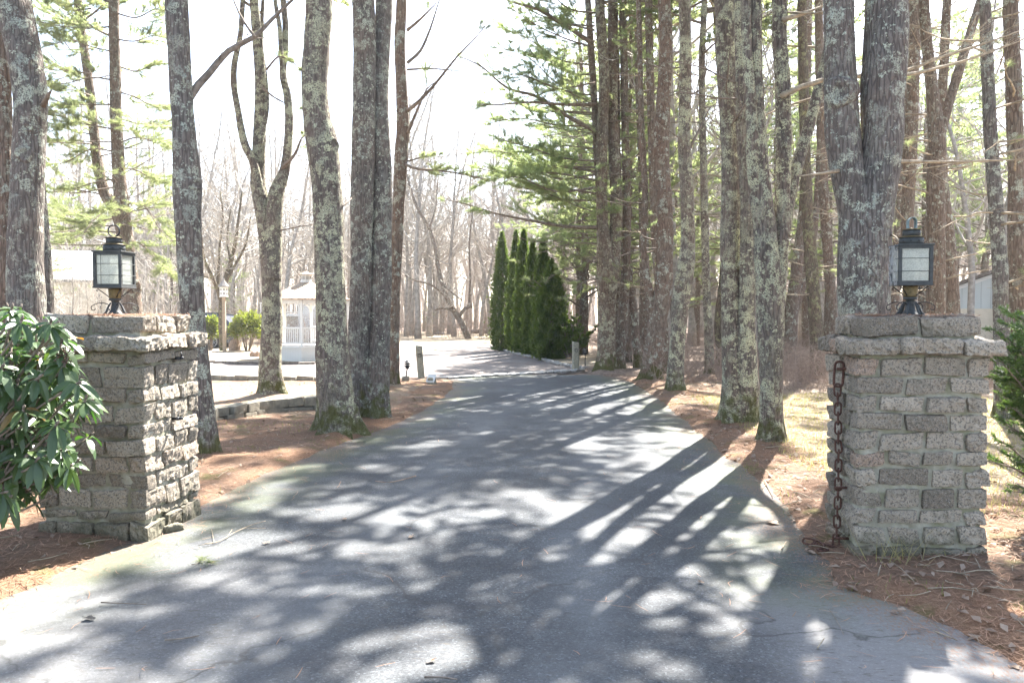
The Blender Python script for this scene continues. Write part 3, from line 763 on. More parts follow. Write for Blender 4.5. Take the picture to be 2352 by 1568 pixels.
NEEDLE_TOTAL = [0]
def tree(name, label, stems, depth, bk, ztop=15.0, group=None, cat='tree', crown=None, limbs=(), dead=None, fol=None, knots=(), sides=22, needle='pine_needle', seed=0, lump=0.055, limbmat='limb'):
    """stems: list of (pts, ddepth). first is grounded. crown: (z0, z1, nlimbs, length, bias_azimuth or None).
    limbs: explicit (pts px, depth change, foliage share, sub-branch count). dead: (z0,z1,n,len)"""
    rng = np.random.default_rng(1000 + seed)
    tb = MB(); lb = MB(); tp, td = [], []; paths = []; lparts = []
    for i, (pts, dd) in enumerate(stems):
        p4 = stem_path(pts, depth if i == 0 else depth + 0.02 * i, ztop * rng.uniform(0.88, 1.05), rng, grounded=(i == 0 or (len(pts[0]) > 2 and pts[0][1] >= HY + 1.7 * F / depth - 6)), dd=dd)
        pos, rad = trunk_tube(tb, p4, rng, sides, True, lump=lump); paths.append((pos, rad))
    base = np.array([paths[0][0][0][0], paths[0][0][0][1], 0.0])
    for (px, py, rp) in knots:
        c = P(px, py, depth - 0.0); k = np.argmin(np.linalg.norm(paths[0][0] - c, axis=1))
        best = min(((np.linalg.norm(pp - c, axis=1).min(), pi) for pi, (pp, _) in enumerate(paths)))[1]
        pp, rr = paths[best]; k = np.argmin(np.linalg.norm(pp - c, axis=1))
        tocam = norm(np.array([0, 0, EYE]) - pp[k]); tocam[2] = 0; lat = norm(np.cross(tocam, [0, 0, 1]))
        off = float((c - pp[k]) @ lat) / rr[k]; off = max(-0.95, min(0.95, off))
        d = norm(tocam * math.sqrt(1 - off * off) + lat * off)
        knot(tb, pp[k] + d * rr[k] * 0.97, d, rp * depth / F, rng)
    for pts, dd, fs, ns in limbs:
        n = len(pts)
        w0 = 0.5 * pts[0][2] * depth / F
        d0, d1 = dd if isinstance(dd, tuple) else (0.0, dd)
        path = np.array([P(a, b, depth + d0 + (d1 - d0) * i / (n - 1)) for i, (a, b, *_ ) in enumerate(pts)])
        path = smooth_path(path, max(0.12, np.linalg.norm(path[-1] - path[0]) / 16))
        Ln = np.linalg.norm(path[-1] - path[0])
        one = MB(); pine_limb(one, tp, td, None, 0, Ln, w0, rng, path=path, nsub=int(ns * 1.4), fol=fs, subL=0.32 if depth < 21 or depth > 22 else 0.46, minr=0.0034, twigr=0.22, step=0.04, tw=(3, 7)); lparts.append(one)
    if dead:
        z0, z1, nd, ln = dead
        for i in range(nd):
            pos, rad = paths[rng.integers(len(paths))]
            zt = rng.uniform(z0, z1); k = np.argmin(abs(pos[:, 2] - zt)); az = rng.uniform(0, 2 * math.pi)
            pine_limb(lb, tp, td, pos[k], az, ln * rng.uniform(0.4, 1.3), 0.012 + 0.006 * rng.uniform(), rng, elev=rng.uniform(-0.25, 0.35), curve=rng.uniform(-0.3, 0.5), nsub=int(rng.integers(4, 9)), fol=(fol or 0.0), subL=0.4, sides=4, minr=0.0035)
    vis = len(tp)
    if crown:  # boughs above the frame, added; count and bearing shaped for shade on the drive
        z0, z1, nl, ln, bias = crown
        for i in range(nl):
            pos, rad = paths[rng.integers(len(paths))]
            zt = z0 + (z1 - z0) * (i + rng.uniform()) / nl; k = np.argmin(abs(pos[:, 2] - zt))
            az = rng.uniform(0, 2 * math.pi) if bias is None else rng.normal() * 0.8 + bias
            pine_limb(lb, tp, td, pos[k], az, ln * rng.uniform(0.6, 1.25) * (1.15 - 0.55 * i / nl), 0.035, rng, elev=rng.uniform(-0.1, 0.45), curve=0.35, nsub=11, fol=0.9, step=0.06, subL=0.42, sides=4)
    e = empty(name, base, label, cat, group)
    tb.build('trunk', M[bk], e, base=base)
    for one in lparts: one.build('limb', M[limbmat], e, base=base)
    if lb.n: lb.build('crown', M[limbmat], e, base=base)
    if tp:
        far = depth > 14
        if vis:
            V, t = needles(tp[:vis], td[:vis], 17, 0.09, 0.0052 if not far else 0.0062, rng, 0.9)
        else: V, t = np.zeros((0, 3)), np.zeros(0)
        if len(tp) > vis:
            V2, t2 = needles(tp[vis:], td[vis:], 6, 0.17, 0.034, rng, 0.7)
            V = np.vstack([V, V2]); t = np.concatenate([t, t2])
        NEEDLE_TOTAL[0] += len(V) // 3
        poly_mesh('foliage', V, 3, M[needle], e, base, t)
    return e, paths

# ------------------------------------------------------------------ the trees one can tell apart
# left of the drive
tree('maple_tree', 'thick lichen spotted trunk with a broken limb stub, rising behind the rhododendron',
     [([(62, 1040, 88), (60, 740, 80), (58, 560, 72), (66, 360, 68), (68, 210, 70), (48, 90, 72), (28, 0, 74), (10, -80, 72)], 0.2)], 9.5, 'bark_grey', 14, group='big trunks beside the drive', knots=[(55, 350, 14), (63, 295, 8), (75, 140, 9)],
     limbs=[([(98, 245, 12), (112, 215, 9), (118, 208, 6)], -0.1, 0, 1)], crown=(7, 14, 14, 2.4, None), seed=1)
tree('maple_tree', 'slim dark trunk half hidden by the thick trunk behind the rhododendron',
     [([(112, 1010, 32), (110, 760, 30), (104, 600, 27), (94, 470, 24), (82, 300, 22), (72, 100, 20)], 0.4)], 10.6, 'bark_grey', 13, group='big trunks beside the drive', crown=(7, 13, 8, 2.0, None), seed=2)
tree('maple_tree', 'orange tinted trunk cut by the left picture edge above the rhododendron',
     [([(10, 990, 40), (12, 740, 36), (14, 450, 32), (6, 200, 34), (0, 0, 32)], 0.0)], 10.9, 'bark_red', 13, group='big trunks beside the drive', crown=(7, 13, 8, 2.0, None), seed=3)
tree('maple_tree', 'leaning grey trunk with pale lichen just beside the stone pillar with the ring topped lantern',
     [([(474, 1062, 52), (466, 940, 50), (446, 760, 54), (436, 600, 56), (430, 470, 60), (430, 425, 64), (422, 300, 52), (413, 150, 50), (405, 0, 48)], 0.1)], 8.9, 'bark_grey', 14, group='big trunks beside the drive',
     knots=[(449, 430, 11), (428, 180, 8)], limbs=[([(420, 248, 20), (440, 220, 16), (456, 196, 12), (482, 168, 11), (525, 118, 12), (585, 85, 11), (625, 45, 9), (672, 0, 7), (720, -50, 5)], (0.10, 0.6), 0.1, 9), ([(585, 85, 6), (560, 50, 5), (540, 10, 4), (525, -40, 3)], 0.3, 0, 6)],
     crown=(7, 14, 14, 2.2, None), seed=4)
tree('maple_tree', 'many stemmed tree forking like a candelabra in front of the blocks edged bed',
     [([(626, 916, 54), (622, 830, 50), (624, 740, 46), (624, 640, 44), (618, 560, 46), (604, 480, 38), (592, 410, 34), (597, 300, 28), (598, 180, 24), (588, 60, 22), (580, -40, 20)], 0.3),
      ([(626, 640, 40), (628, 540, 40), (634, 450, 36), (655, 385, 22), (664, 290, 18), (660, 220, 18), (650, 170, 16), (656, 90, 14), (650, 0, 13)], 0.4),
      ([(600, 450, 22), (582, 375, 18), (560, 325, 17), (546, 250, 15), (538, 200, 14), (538, 150, 13), (552, 80, 12), (558, 0, 11)], -0.3),
      ([(598, 330, 12), (612, 250, 11), (610, 180, 10), (600, 100, 9), (604, 0, 8)], 0.5),
      ([(652, 190, 12), (646, 130, 11), (642, 60, 10), (632, 0, 9)], 0.3)], 15.4, 'bark_lichen', 13, group='big trunks beside the drive',
     limbs=[([(650, 385, 9), (680, 350, 8), (692, 318, 7), (720, 300, 5)], -0.5, 0.1, 6), ([(612, 160, 5), (640, 130, 4), (668, 140, 3), (690, 160, 2)], -0.5, 0.2, 6), ([(600, 200, 5), (640, 230, 4), (690, 250, 3)], 0.4, 0.1, 6), ([(640, 530, 4), (690, 520, 3.5), (720, 516, 3)], 0.4, 0, 4)],
     crown=(7.5, 13, 12, 2.0, None), seed=5)
tree('maple_tree', 'stout lichen crusted trunk with a sharp elbow and mossy foot by the drive edge',
     [([(772, 1002, 92), (772, 960, 86), (766, 860, 78), (760, 700, 70), (756, 560, 68), (752, 450, 66), (745, 370, 70), (738, 320, 72), (726, 260, 62), (722, 180, 60), (728, 80, 58), (732, 0, 58)], 0.2)], 10.8, 'bark_lichen', 14, group='big trunks beside the drive',
     knots=[(768, 328, 12), (706, 300, 7)], limbs=[([(780, 480, 5), (800, 462, 4), (808, 455, 3)], 0.5, 0, 2)], crown=(7.5, 14, 12, 2.0, 3.1), seed=6)
tree('maple_tree', 'twin stemmed grey trunk with long dark bark seams beside the elbowed trunk',
     [([(864, 956, 54), (867, 900, 52), (872, 760, 50), (876, 600, 48), (878, 400, 44), (872, 250, 40), (876, 120, 38), (882, 0, 38)], 0.3),
      ([(830, 985, 44), (824, 900, 52), (824, 780, 52), (829, 690, 54), (831, 560, 50), (833, 420, 52), (836, 250, 52), (836, 120, 52), (834, 0, 50)], 0.0)], 12.4, 'bark_grey', 15, group='big trunks beside the drive',
     knots=[(846, 500, 9)], crown=(8, 15, 12, 2.0, 3.1), seed=7)
tree('maple_tree', 'reddish trunk with long bare limbs reaching over the drive, tallest of its clump',
     [([(902, 896, 30), (903, 800, 28), (907, 640, 28), (914, 500, 28), (922, 350, 30), (926, 300, 31), (922, 200, 26), (918, 100, 25), (922, 0, 24)], 0.2)], 17.1, 'bark_red', 14, group='big trunks beside the drive',
     limbs=[([(936, 255, 9), (960, 235, 8), (1000, 192, 7), (1050, 130, 5), (1085, 95, 4), (1115, 60, 3)], -1.0, 0.15, 12), ([(936, 305, 8), (955, 260, 7), (980, 205, 5), (1000, 190, 4)], -0.6, 0, 6), ([(936, 145, 8), (965, 118, 7), (985, 75, 6), (1000, 30, 5), (1015, -20, 4)], 0.5, 0.1, 9), ([(936, 70, 8), (965, 45, 6), (1005, 5, 5)], -0.5, 0.1, 7),
            ([(930, 378, 7), (960, 388, 6), (1010, 392, 5), (1060, 400, 4), (1120, 412, 3)], -0.8, 0.45, 14), ([(930, 372, 4), (975, 360, 3), (1010, 355, 2)], 0.4, 0.3, 8), ([(935, 160, 5), (990, 158, 4), (1080, 165, 3)], 0.6, 0.1, 9)],
     crown=(8.5, 14, 10, 2.0, 3.1), seed=8)
# the pair of pines behind the first pillar
def tiers(side, x0, ys, tips, fol, ns=11, w=6.0, rng=None):
    rng = rng or np.random.default_rng(5); out = []
    for y, (tx, ty) in zip(ys, tips):
        m1 = (x0 + (tx - x0) * 0.35, y + (ty - y) * 0.2 + rng.normal() * 9); m2 = (x0 + (tx - x0) * 0.7, y + (ty - y) * 0.6 + rng.normal() * 11)
        out.append(([(x0, y, w * 0.62), (*m1, w), (*m2, w), (tx, ty, w)], rng.uniform(-2.0, 1.6), fol, ns))
    return out
lp = np.random.default_rng(11)
tree('pine_tree', 'two stemmed pine with loose airy needle boughs standing behind the ring topped lantern',
     [([(308, 860, 60), (304, 720, 46), (292, 600, 36), (284, 520, 34), (276, 430, 30), (268, 300, 26), (264, 150, 24), (262, 0, 22)], 0.0),
      ([(292, 590, 28), (272, 500, 26), (240, 440, 26), (222, 360, 22), (208, 220, 20), (190, 90, 18), (178, 0, 17)], 0.6)], 21.3, 'bark_pine', 15, group='pines',
     limbs=tiers(0, 280, [545, 500, 520, 470, 455], [(420, 640), (150, 560), (110, 470), (420, 560), (190, 540)], 0.9, 17, 6, lp)
           + tiers(0, 270, [410, 385, 350, 330, 300, 270], [(110, 440), (390, 420), (100, 380), (400, 345), (120, 300), (395, 300)], 0.8, 16, 6, lp)
           + tiers(0, 266, [240, 210, 185, 150, 120, 90, 60, 30, 0, -20], [(110, 225), (392, 250), (100, 190), (400, 170), (120, 105), (390, 90), (90, 50), (400, 40), (120, 0), (380, -10)], 0.75, 16, 6, lp)
           + tiers(0, 210, [330, 280, 220, 170, 110, 60, 20], [(60, 320), (100, 250), (90, 180), (70, 140), (95, 80), (80, 20), (60, -30)], 0.7, 15, 5, lp),
     dead=(3.5, 9, 26, 2.2), fol=0.8, crown=(9, 15, 16, 2.6, None), knots=[(312, 660, 12)], needle='pine_needle', seed=9)
# right of the drive
tree('pine_tree', 'twin stemmed pine spreading layered green boughs over the arborvitae row',
     [([(1393, 853, 44), (1393, 780, 40), (1393, 700, 42), (1394, 620, 46), (1384, 520, 28), (1382, 400, 25), (1384, 300, 26), (1388, 180, 24), (1380, 60, 23), (1376, -40, 22)], 0.0),
      ([(1404, 640, 36), (1412, 560, 30), (1416, 470, 28), (1412, 380, 27), (1408, 280, 25), (1406, 160, 24), (1408, 0, 23)], 0.5),
      ([(1382, 520, 14), (1372, 380, 15), (1366, 250, 15), (1358, 120, 15), (1350, 0, 14)], 0.8)], 22.4, 'bark_twin', 16, group='pines', limbmat='limb',
     limbs=[([(1378, 522, 9), (1300, 520, 9), (1200, 503, 8), (1130, 488, 6), (1075, 470, 5), (1030, 460, 4)], -1.5, 0.35, 16),
            ([(1376, 305, 11), (1300, 265, 10), (1235, 222, 9), (1165, 202, 8), (1105, 152, 6), (1050, 128, 5)], -1.2, 0.35, 16),
            ([(1368, 240, 9), (1300, 240, 9), (1220, 235, 8), (1150, 240, 6), (1095, 242, 5)], -2.0, 0.55, 15),
            ([(1362, 100, 11), (1300, 60, 10), (1235, 22, 9), (1175, 5, 7), (1120, -25, 5)], -1.2, 0.3, 14)]
           + [(q[0], q[1], 1.0, 20) for q in tiers(0, 1372, [430, 415, 400, 385, 445, 460, 370, 395], [(1105, 420), (1090, 385), (1082, 352), (1105, 335), (1170, 425), (1215, 470), (1150, 320), (1140, 400)], 1.0, 20, 8, lp)]
           + [(q[0], q[1], 1.0, 18) for q in tiers(0, 1366, [290, 260, 220, 190, 150, 110, 70, 30, 170, 60], [(1120, 285), (1165, 215), (1135, 170), (1150, 110), (1140, 60), (1175, 20), (1160, -20), (1190, -40), (1215, 130), (1240, 20)], 1.0, 18, 7, lp)]
           + [(q[0], q[1], 0.25, 12) for q in tiers(0, 1376, [590, 560, 640, 605, 545], [(1260, 640), (1230, 585), (1290, 690), (1275, 560), (1190, 545)], 0.25, 12, 5, lp)]
           + tiers(0, 1400, [480, 400, 330, 250, 170, 90, 20], [(1500, 440), (1530, 380), (1500, 300), (1540, 260), (1510, 140), (1545, 70), (1500, -20)], 0.35, 12, 5, lp),
     dead=(3.2, 9.5, 34, 2.6), fol=0.9, crown=(10, 16, 7, 3.0, 0.2), knots=[(1390, 770, 4)], seed=10, needle='pine_blue')
tree('maple_tree', 'curving trunk with a thin second stem, third in from the post with the iron ring',
     [([(1494, 876, 46), (1500, 820, 44), (1510, 740, 42), (1524, 660, 40), (1528, 560, 36), (1526, 450, 34), (1522, 380, 34), (1520, 300, 36), (1526, 200, 32), (1530, 100, 30), (1526, 0, 28)], 0.2),
      ([(1506, 740, 22), (1488, 650, 18), (1478, 560, 15), (1482, 440, 14), (1474, 320, 13), (1470, 150, 12), (1466, 0, 11)], 0.5)], 19.2, 'bark_red', 15, group='roadside trunks on the woodland side', limbs=[], dead=(3, 8, 10, 1.2), crown=(10, 17, 19, 3.0, 0.4), seed=11)
tree('maple_tree', 'kinked trunk with a bright lichen sleeve and a dark mossy foot',
     [([(1552, 906, 40), (1552, 850, 38), (1558, 760, 36), (1566, 680, 40), (1574, 620, 40), (1580, 560, 32), (1578, 450, 30), (1572, 330, 28), (1574, 200, 27), (1574, 80, 27), (1572, 0, 26)], 0.0)], 16.2, 'bark_lichen', 15, group='roadside trunks on the woodland side',
     limbs=[([(1584, 340, 7), (1610, 290, 6), (1630, 250, 5), (1650, 235, 4)], 0.4, 0, 5)], knots=[(1562, 655, 10)], dead=(3.5, 7, 7, 1.0), crown=(9.5, 15, 10, 2.4, 0.9), seed=12)
tree('maple_tree', 'slender pale trunk standing alone in the sunlit strip behind the kinked trunk',
     [([(1630, 872, 22), (1628, 780, 20), (1622, 640, 18), (1618, 480, 17), (1614, 300, 16), (1612, 150, 15), (1618, 0, 14)], 0.0)], 20.2, 'bark_lichen', 14, group='roadside trunks on the woodland side', dead=(2.2, 8, 14, 1.1), crown=(8, 15, 22, 2.8, None), seed=13, sides=14)
tree('maple_tree', 'broad clump of fused lichen covered stems leaning apart, with a moss green foot',
     [([(1682, 974, 56), (1682, 920, 50), (1684, 820, 49), (1680, 680, 46), (1678, 560, 46), (1680, 420, 44), (1676, 280, 44), (1668, 140, 44), (1664, 0, 44)], 0.2),
      ([(1716, 978, 52), (1716, 900, 53), (1714, 800, 46), (1716, 680, 37), (1718, 560, 35), (1716, 440, 32), (1706, 300, 30), (1704, 160, 28), (1700, 0, 26)], -0.3)], 11.7, 'bark_lichen', 15, group='roadside trunks on the woodland side',
     knots=[(1700, 610, 7)], dead=(4, 8, 6, 1.0), crown=(8.5, 17, 46, 2.9, 0.8), seed=14)
tree('maple_tree', 'large lichen spotted trunk splitting into four stems and a slanting limb, foot on bare needles',
     [([(1774, 1030, 56), (1772, 950, 50), (1772, 860, 53), (1770, 760, 58), (1766, 660, 60), (1758, 540, 51), (1750, 430, 39), (1740, 300, 35), (1732, 150, 37), (1730, 0, 37)], 0.0),
      ([(1776, 700, 53), (1788, 600, 42), (1796, 480, 35), (1800, 350, 35), (1798, 200, 35), (1790, 80, 32), (1790, 0, 32)], 0.2),
      ([(1760, 620, 35), (1742, 500, 30), (1730, 380, 28), (1726, 250, 26), (1716, 120, 23), (1712, 0, 23)], -0.2),
      ([(1798, 540, 30), (1815, 440, 30), (1840, 350, 28), (1866, 260, 26), (1884, 190, 23)], 0.7)], 9.8, 'bark_lichen', 15, group='roadside trunks on the woodland side', limbmat='deadlimb',
     limbs=[([(1796, 220, 12), (1840, 200, 12), (1890, 184, 11), (1960, 176, 10), (2070, 166, 9), (2160, 132, 8), (2250, 104, 7), (2370, 62, 6)], 1.2, 0, 14), ([(1800, 45, 12), (1850, 30, 11), (1900, 10, 10)], 0.5, 0, 5), ([(2060, 176, 8), (2140, 160, 7), (2240, 132, 6), (2360, 88, 5)], 0.8, 0, 10)],
     knots=[(1797, 330, 8), (1760, 480, 7)], dead=(4.2, 8, 6, 1.0), crown=(7.5, 15, 36, 2.8, 0.9), seed=15)
tree('maple_tree', 'massive pale grey trunk forking into a V right behind the pillar with the chain',
     [([(1990, 1076, 128), (1988, 900, 116), (1986, 740, 110), (1984, 600, 116), (1974, 500, 90), (1954, 420, 76), (1936, 320, 74), (1932, 220, 72), (1928, 100, 66), (1926, 0, 64)], 0.2),
      ([(1990, 640, 100), (2000, 520, 92), (2012, 430, 88), (2024, 330, 88), (2026, 220, 92), (2034, 110, 94), (2036, 0, 92), (2034, -80, 88)], 0.2)], 8.6, 'bark_grey', 15, group='roadside trunks on the woodland side', limbmat='deadlimb',
     limbs=[([(2040, 372, 8), (2100, 371, 8), (2180, 372, 7), (2270, 369, 6), (2380, 366, 5)], 0.7, 0, 10), ([(1925, 392, 9), (1890, 398, 8), (1840, 404, 6)], -0.3, 0, 2), ([(2040, 535, 6), (2058, 545, 6), (2070, 560, 5)], -0.4, 0, 1)],
     knots=[(1930, 212, 26), (2052, 200, 10), (1942, 560, 9), (1944, 635, 8)], crown=(7.5, 15, 20, 2.6, None), seed=16, sides=36)
wood = [ # woodland trunks behind, px paths
 ('dark trunk leaning away just behind the twin stemmed pine', [(1418, 848, 30), (1428, 760, 26), (1436, 650, 22), (1440, 500, 20), (1436, 300, 18), (1430, 0, 16)], 22.8, 'bark_pine'),
 ('bent yellowish stem with peeled bark beside a dark trunk', [(1468, 846, 20), (1462, 790, 20), (1452, 690, 17), (1440, 620, 16), (1428, 560, 13), (1424, 480, 11), (1420, 300, 9)], 23.0, 'bark_red'),
 ('straight dark pine trunk rising behind the bent yellowish stem', [(1478, 842, 26), (1480, 760, 24), (1480, 600, 22), (1476, 400, 20), (1468, 200, 18), (1464, 0, 17)], 23.6, 'bark_pine'),
 ('warm brown trunk peeping from behind the curving trunk', [(1526, 858, 24), (1524, 760, 22), (1506, 560, 20), (1500, 400, 19), (1494, 200, 18), (1490, 0, 17)], 21.0, 'bark_pine'),
 ('thin dark stem leaning left of the fused clump', [(1656, 826, 16), (1650, 740, 18), (1660, 640, 16), (1668, 500, 14), (1660, 300, 12), (1640, 0, 10)], 24.0, 'bark_moss'),
 ('red brown trunk forking low in the shade behind the many stemmed trunk', [(1812, 815, 34), (1818, 720, 30), (1832, 600, 26), (1846, 480, 22), (1850, 300, 20), (1856, 0, 18)], 25.5, 'bark_red'),
 ('mossy green sided trunk standing in brambles', [(1886, 862, 40), (1876, 780, 32), (1866, 640, 28), (1856, 500, 26), (1850, 380, 24), (1846, 200, 22), (1842, 0, 20)], 20.5, 'bark_moss'),
 ('reddish trunk tucked against the V forked trunk on its drive side', [(1912, 850, 26), (1910, 700, 24), (1900, 560, 22), (1890, 400, 22), (1884, 200, 20), (1880, 0, 18)], 22.5, 'bark_red'),
 ('slim brown trunk showing between the V forked trunk and the lantern', [(2052, 850, 24), (2054, 700, 22), (2062, 560, 20), (2070, 420, 18), (2078, 200, 18), (2080, 0, 16)], 21.0, 'bark_pine'),
 ('dark trunk directly behind the lantern finial', [(2090, 880, 26), (2088, 700, 25), (2084, 520, 26), (2090, 360, 30), (2098, 180, 26), (2102, 0, 24)], 17.5, 'bark_pine'),
 ('lichen flecked brown trunk beside the lantern, dividing into two high stems', [(2150, 920, 44), (2150, 760, 40), (2150, 600, 40), (2150, 440, 38), (2152, 320, 36), (2140, 200, 26), (2128, 90, 24), (2122, 0, 22)], 14.5, 'bark_pine'),
 ('smooth dark trunk leaning in front of the grey shed corner', [(2192, 900, 32), (2188, 700, 30), (2180, 560, 28), (2166, 430, 24), (2160, 300, 22), (2168, 150, 20), (2176, 0, 18)], 15.5, 'bark_pine'),
 ('dark crooked trunk in front of the shed gable', [(2306, 980, 38), (2300, 760, 34), (2296, 600, 32), (2286, 460, 30), (2274, 300, 28), (2268, 150, 26), (2262, 0, 24)], 12.0, 'bark_grey'),
 ('brown trunk cut by the right picture edge over the yew', [(2344, 960, 42), (2342, 740, 40), (2336, 560, 36), (2334, 400, 34), (2328, 200, 34), (2322, 0, 32)], 12.6, 'bark_pine'),
]
for i, (lab, pts, dep, bk) in enumerate(wood):
    st = [(pts, 0.0)]
    if 'dividing' in lab: st.append(([(2152, 340, 28), (2172, 262, 22), (2206, 150, 20), (2240, 40, 18), (2262, -40, 16)], 0.4))
    if 'forking low' in lab: st.append(([(1822, 720, 22), (1846, 640, 18), (1868, 540, 16), (1880, 400, 14), (1890, 200, 12)], 0.6))
    tree('pine_tree', lab, st, dep, bk, 15, group='woodland trunks', dead=(2.0, 8.5, 18 if pts[0][0] < 2040 else 15, 1.5), fol=0.13, limbmat='deadlimb', sides=14,
         crown=(9.5, 16, 14, 3.0, None) if pts[0][0] < 1700 else (9, 15, 4, 2.2, None), seed=40 + i)

# ------------------------------------------------------------------ bare trees, woods and pines further off
def bare_proto(seed, h, nb, lean=0.0, spread=1.0, tr=0.011, minr=0.008, sub=(5, 3), low=0.32):
    """recursive winter tree: (trunk MB, crown MB), foot at the origin"""
    rng = np.random.default_rng(seed); tb, cb = MB(), MB()
    pts = [np.array([0, 0, -0.1])]; d = norm([lean * 0.3, 0, 1.0]); n = 14
    for i in range(n):
        pts.append(pts[-1] + d * h / n); d = norm(d + np.array([rng.normal() * 0.06, rng.normal() * 0.06, 0.04]))
    pts = np.array(pts); rad = h * tr * (1 - 0.88 * np.linspace(0, 1, n + 1)) + minr; rad[0] *= 1.35
    tb.tube(pts, rad, 8)
    def br(p, d, Ln, r, lev):
        m = 5 if lev == 0 else (4 if lev == 1 else 3); pp = [p]; dd = d
        for i in range(m):
            pp.append(pp[-1] + dd * Ln / m); dd = norm(dd + rng.normal(size=3) * 0.17 + np.array([0, 0, 0.10]))
        pp = np.array(pp)
        cb.tube(pp, np.linspace(r, max(minr * 0.5, r * 0.3), m + 1), 4 if lev == 0 else 3, cap=False)
        if lev < len(sub):
            for k in range(sub[lev] + rng.integers(-1, 2)):
                t = rng.uniform(0.25, 1.0) * m; kk = min(m - 1, int(t)); q = pp[kk] + (pp[kk + 1] - pp[kk]) * (t - kk)
                d2 = norm(norm(pp[kk + 1] - pp[kk]) + rng.normal(size=3) * 0.55 + np.array([0, 0, 0.12]))
                br(q, d2, Ln * rng.uniform(0.3, 0.6), max(minr * 0.8, r * 0.45), lev + 1)
    for i in range(nb):
        t = low + (0.98 - low) * (i + rng.uniform()) / nb; x = t * n; kk = min(n - 1, int(x)); p = pts[kk] + (pts[kk + 1] - pts[kk]) * (x - kk)
        az = rng.uniform(0, 6.28); el = rng.uniform(0.35, 1.05) - 0.25 * (1 - t)
        br(p, np.array([math.cos(az) * math.cos(el), math.sin(az) * math.cos(el), math.sin(el)]), h * 0.27 * spread * (1.15 - 0.75 * t) * rng.uniform(0.6, 1.2), rad[kk] * 0.5, 0)
    return tb, cb

def put(proto, loc, rz, s, name, label, cat, group, parts):
    e = empty(name, loc, label, cat, group, rz); e.scale = (s, s, s)
    for pn, me in zip(parts, proto):
        if me is not None: link(pn, me, e)
    return e

def meshes(builders, mats):
    out = []
    for b, m, nm in zip(builders, mats, ('trunk', 'crown')):
        o = b.build(nm, M[m]); me = o.data; bpy.data.objects.remove(o); out.append(me)
    return out

brng = np.random.default_rng(21)
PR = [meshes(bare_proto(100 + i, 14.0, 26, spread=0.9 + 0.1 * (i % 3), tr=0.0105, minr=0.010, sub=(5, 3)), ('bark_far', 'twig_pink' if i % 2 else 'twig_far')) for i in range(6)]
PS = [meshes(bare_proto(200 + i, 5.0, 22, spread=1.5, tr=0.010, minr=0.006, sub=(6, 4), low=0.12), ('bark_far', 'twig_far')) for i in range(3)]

GAZ = P(684, 830, 27.0)
def clear(x, y):
    a = CX + F * x / y   # picture column, only to keep the open lawn and the lane free of trees
    if y < 24: return False
    if -4.5 < x < 3.0 and y < 52: return False
    if x < -3 and y < 46: return False
    if x <= -4.5 and y < 48: return False
    if sdist(GRAV, np.array([x]), np.array([y]))[0] < 1.0: return False
    if 19 < x < 34 and 24 < y < 42: return False
    return True
cnt = 0; placed = []
regions = [('a', -34, -4, 48, 72, 92, 'slender bare tree in the pinkish winter wood behind the white gazebo and house'),
           ('b', -4, 4.5, 50, 78, 30, 'slender bare tree in the pale wood beyond the far edge of the sunny lawn'),
           ('c', 13, 38, 40, 62, 34, 'slender bare tree in the brown winter wood behind the roadside trunks'),
           ('c', 4.5, 34, 25, 66, 95, 'slender bare tree in the brown winter wood behind the roadside trunks')]
for key, x0, x1, y0, y1, cnt_, lab in regions:
    tries = 0; got = 0
    while got < cnt_ and tries < 4000:
        tries += 1
        x, y = brng.uniform(x0, x1), brng.uniform(y0, y1)
        if not clear(x, y): continue
        if key == 'c' and abs(x) > 0.72 * y: continue
        if any((x - a) ** 2 + (y - c) ** 2 < 1.2 for a, c in placed): continue
        placed.append((x, y)); got += 1
        put(PR[brng.integers(6)], (x, y, 0), brng.uniform(0, 6.28), brng.uniform(0.75, 1.25), 'bare_tree', lab, 'tree',
            {'a': 'bare trees behind the gazebo', 'b': 'bare trees beyond the lawn', 'c': 'bare trees behind the roadside trunks'}[key], ('trunk', 'crown'))
for i, (px, y) in enumerate([(60, 44), (140, 46), (175, 43), (330, 45), (385, 47), (470, 50), (560, 51), (590, 48)]):
    p = P(px, 800, y)
    put(PS[i % 3], (p[0], y, 0), brng.uniform(0, 6.28), brng.uniform(0.8, 1.2), 'bare_sapling', 'low twiggy bare tree at the edge of the wood behind the white house', 'tree', 'twiggy trees behind the house', ('trunk', 'crown'))

for i, (px, y) in enumerate([(132, 32), (158, 31), (186, 33), (206, 31.5), (226, 33.5), (145, 34), (172, 30), (215, 34), (240, 32), (118, 33)]):
    p = P(px, 800, y)
    put(PS[(i + 1) % 3], (p[0], y, 0), brng.uniform(0, 6.28), brng.uniform(0.55, 0.75), 'bare_sapling', 'pale twiggy bare bush tree standing right in front of the long pale house', 'tree', 'twiggy trees before the house', ('trunk', 'crown'))

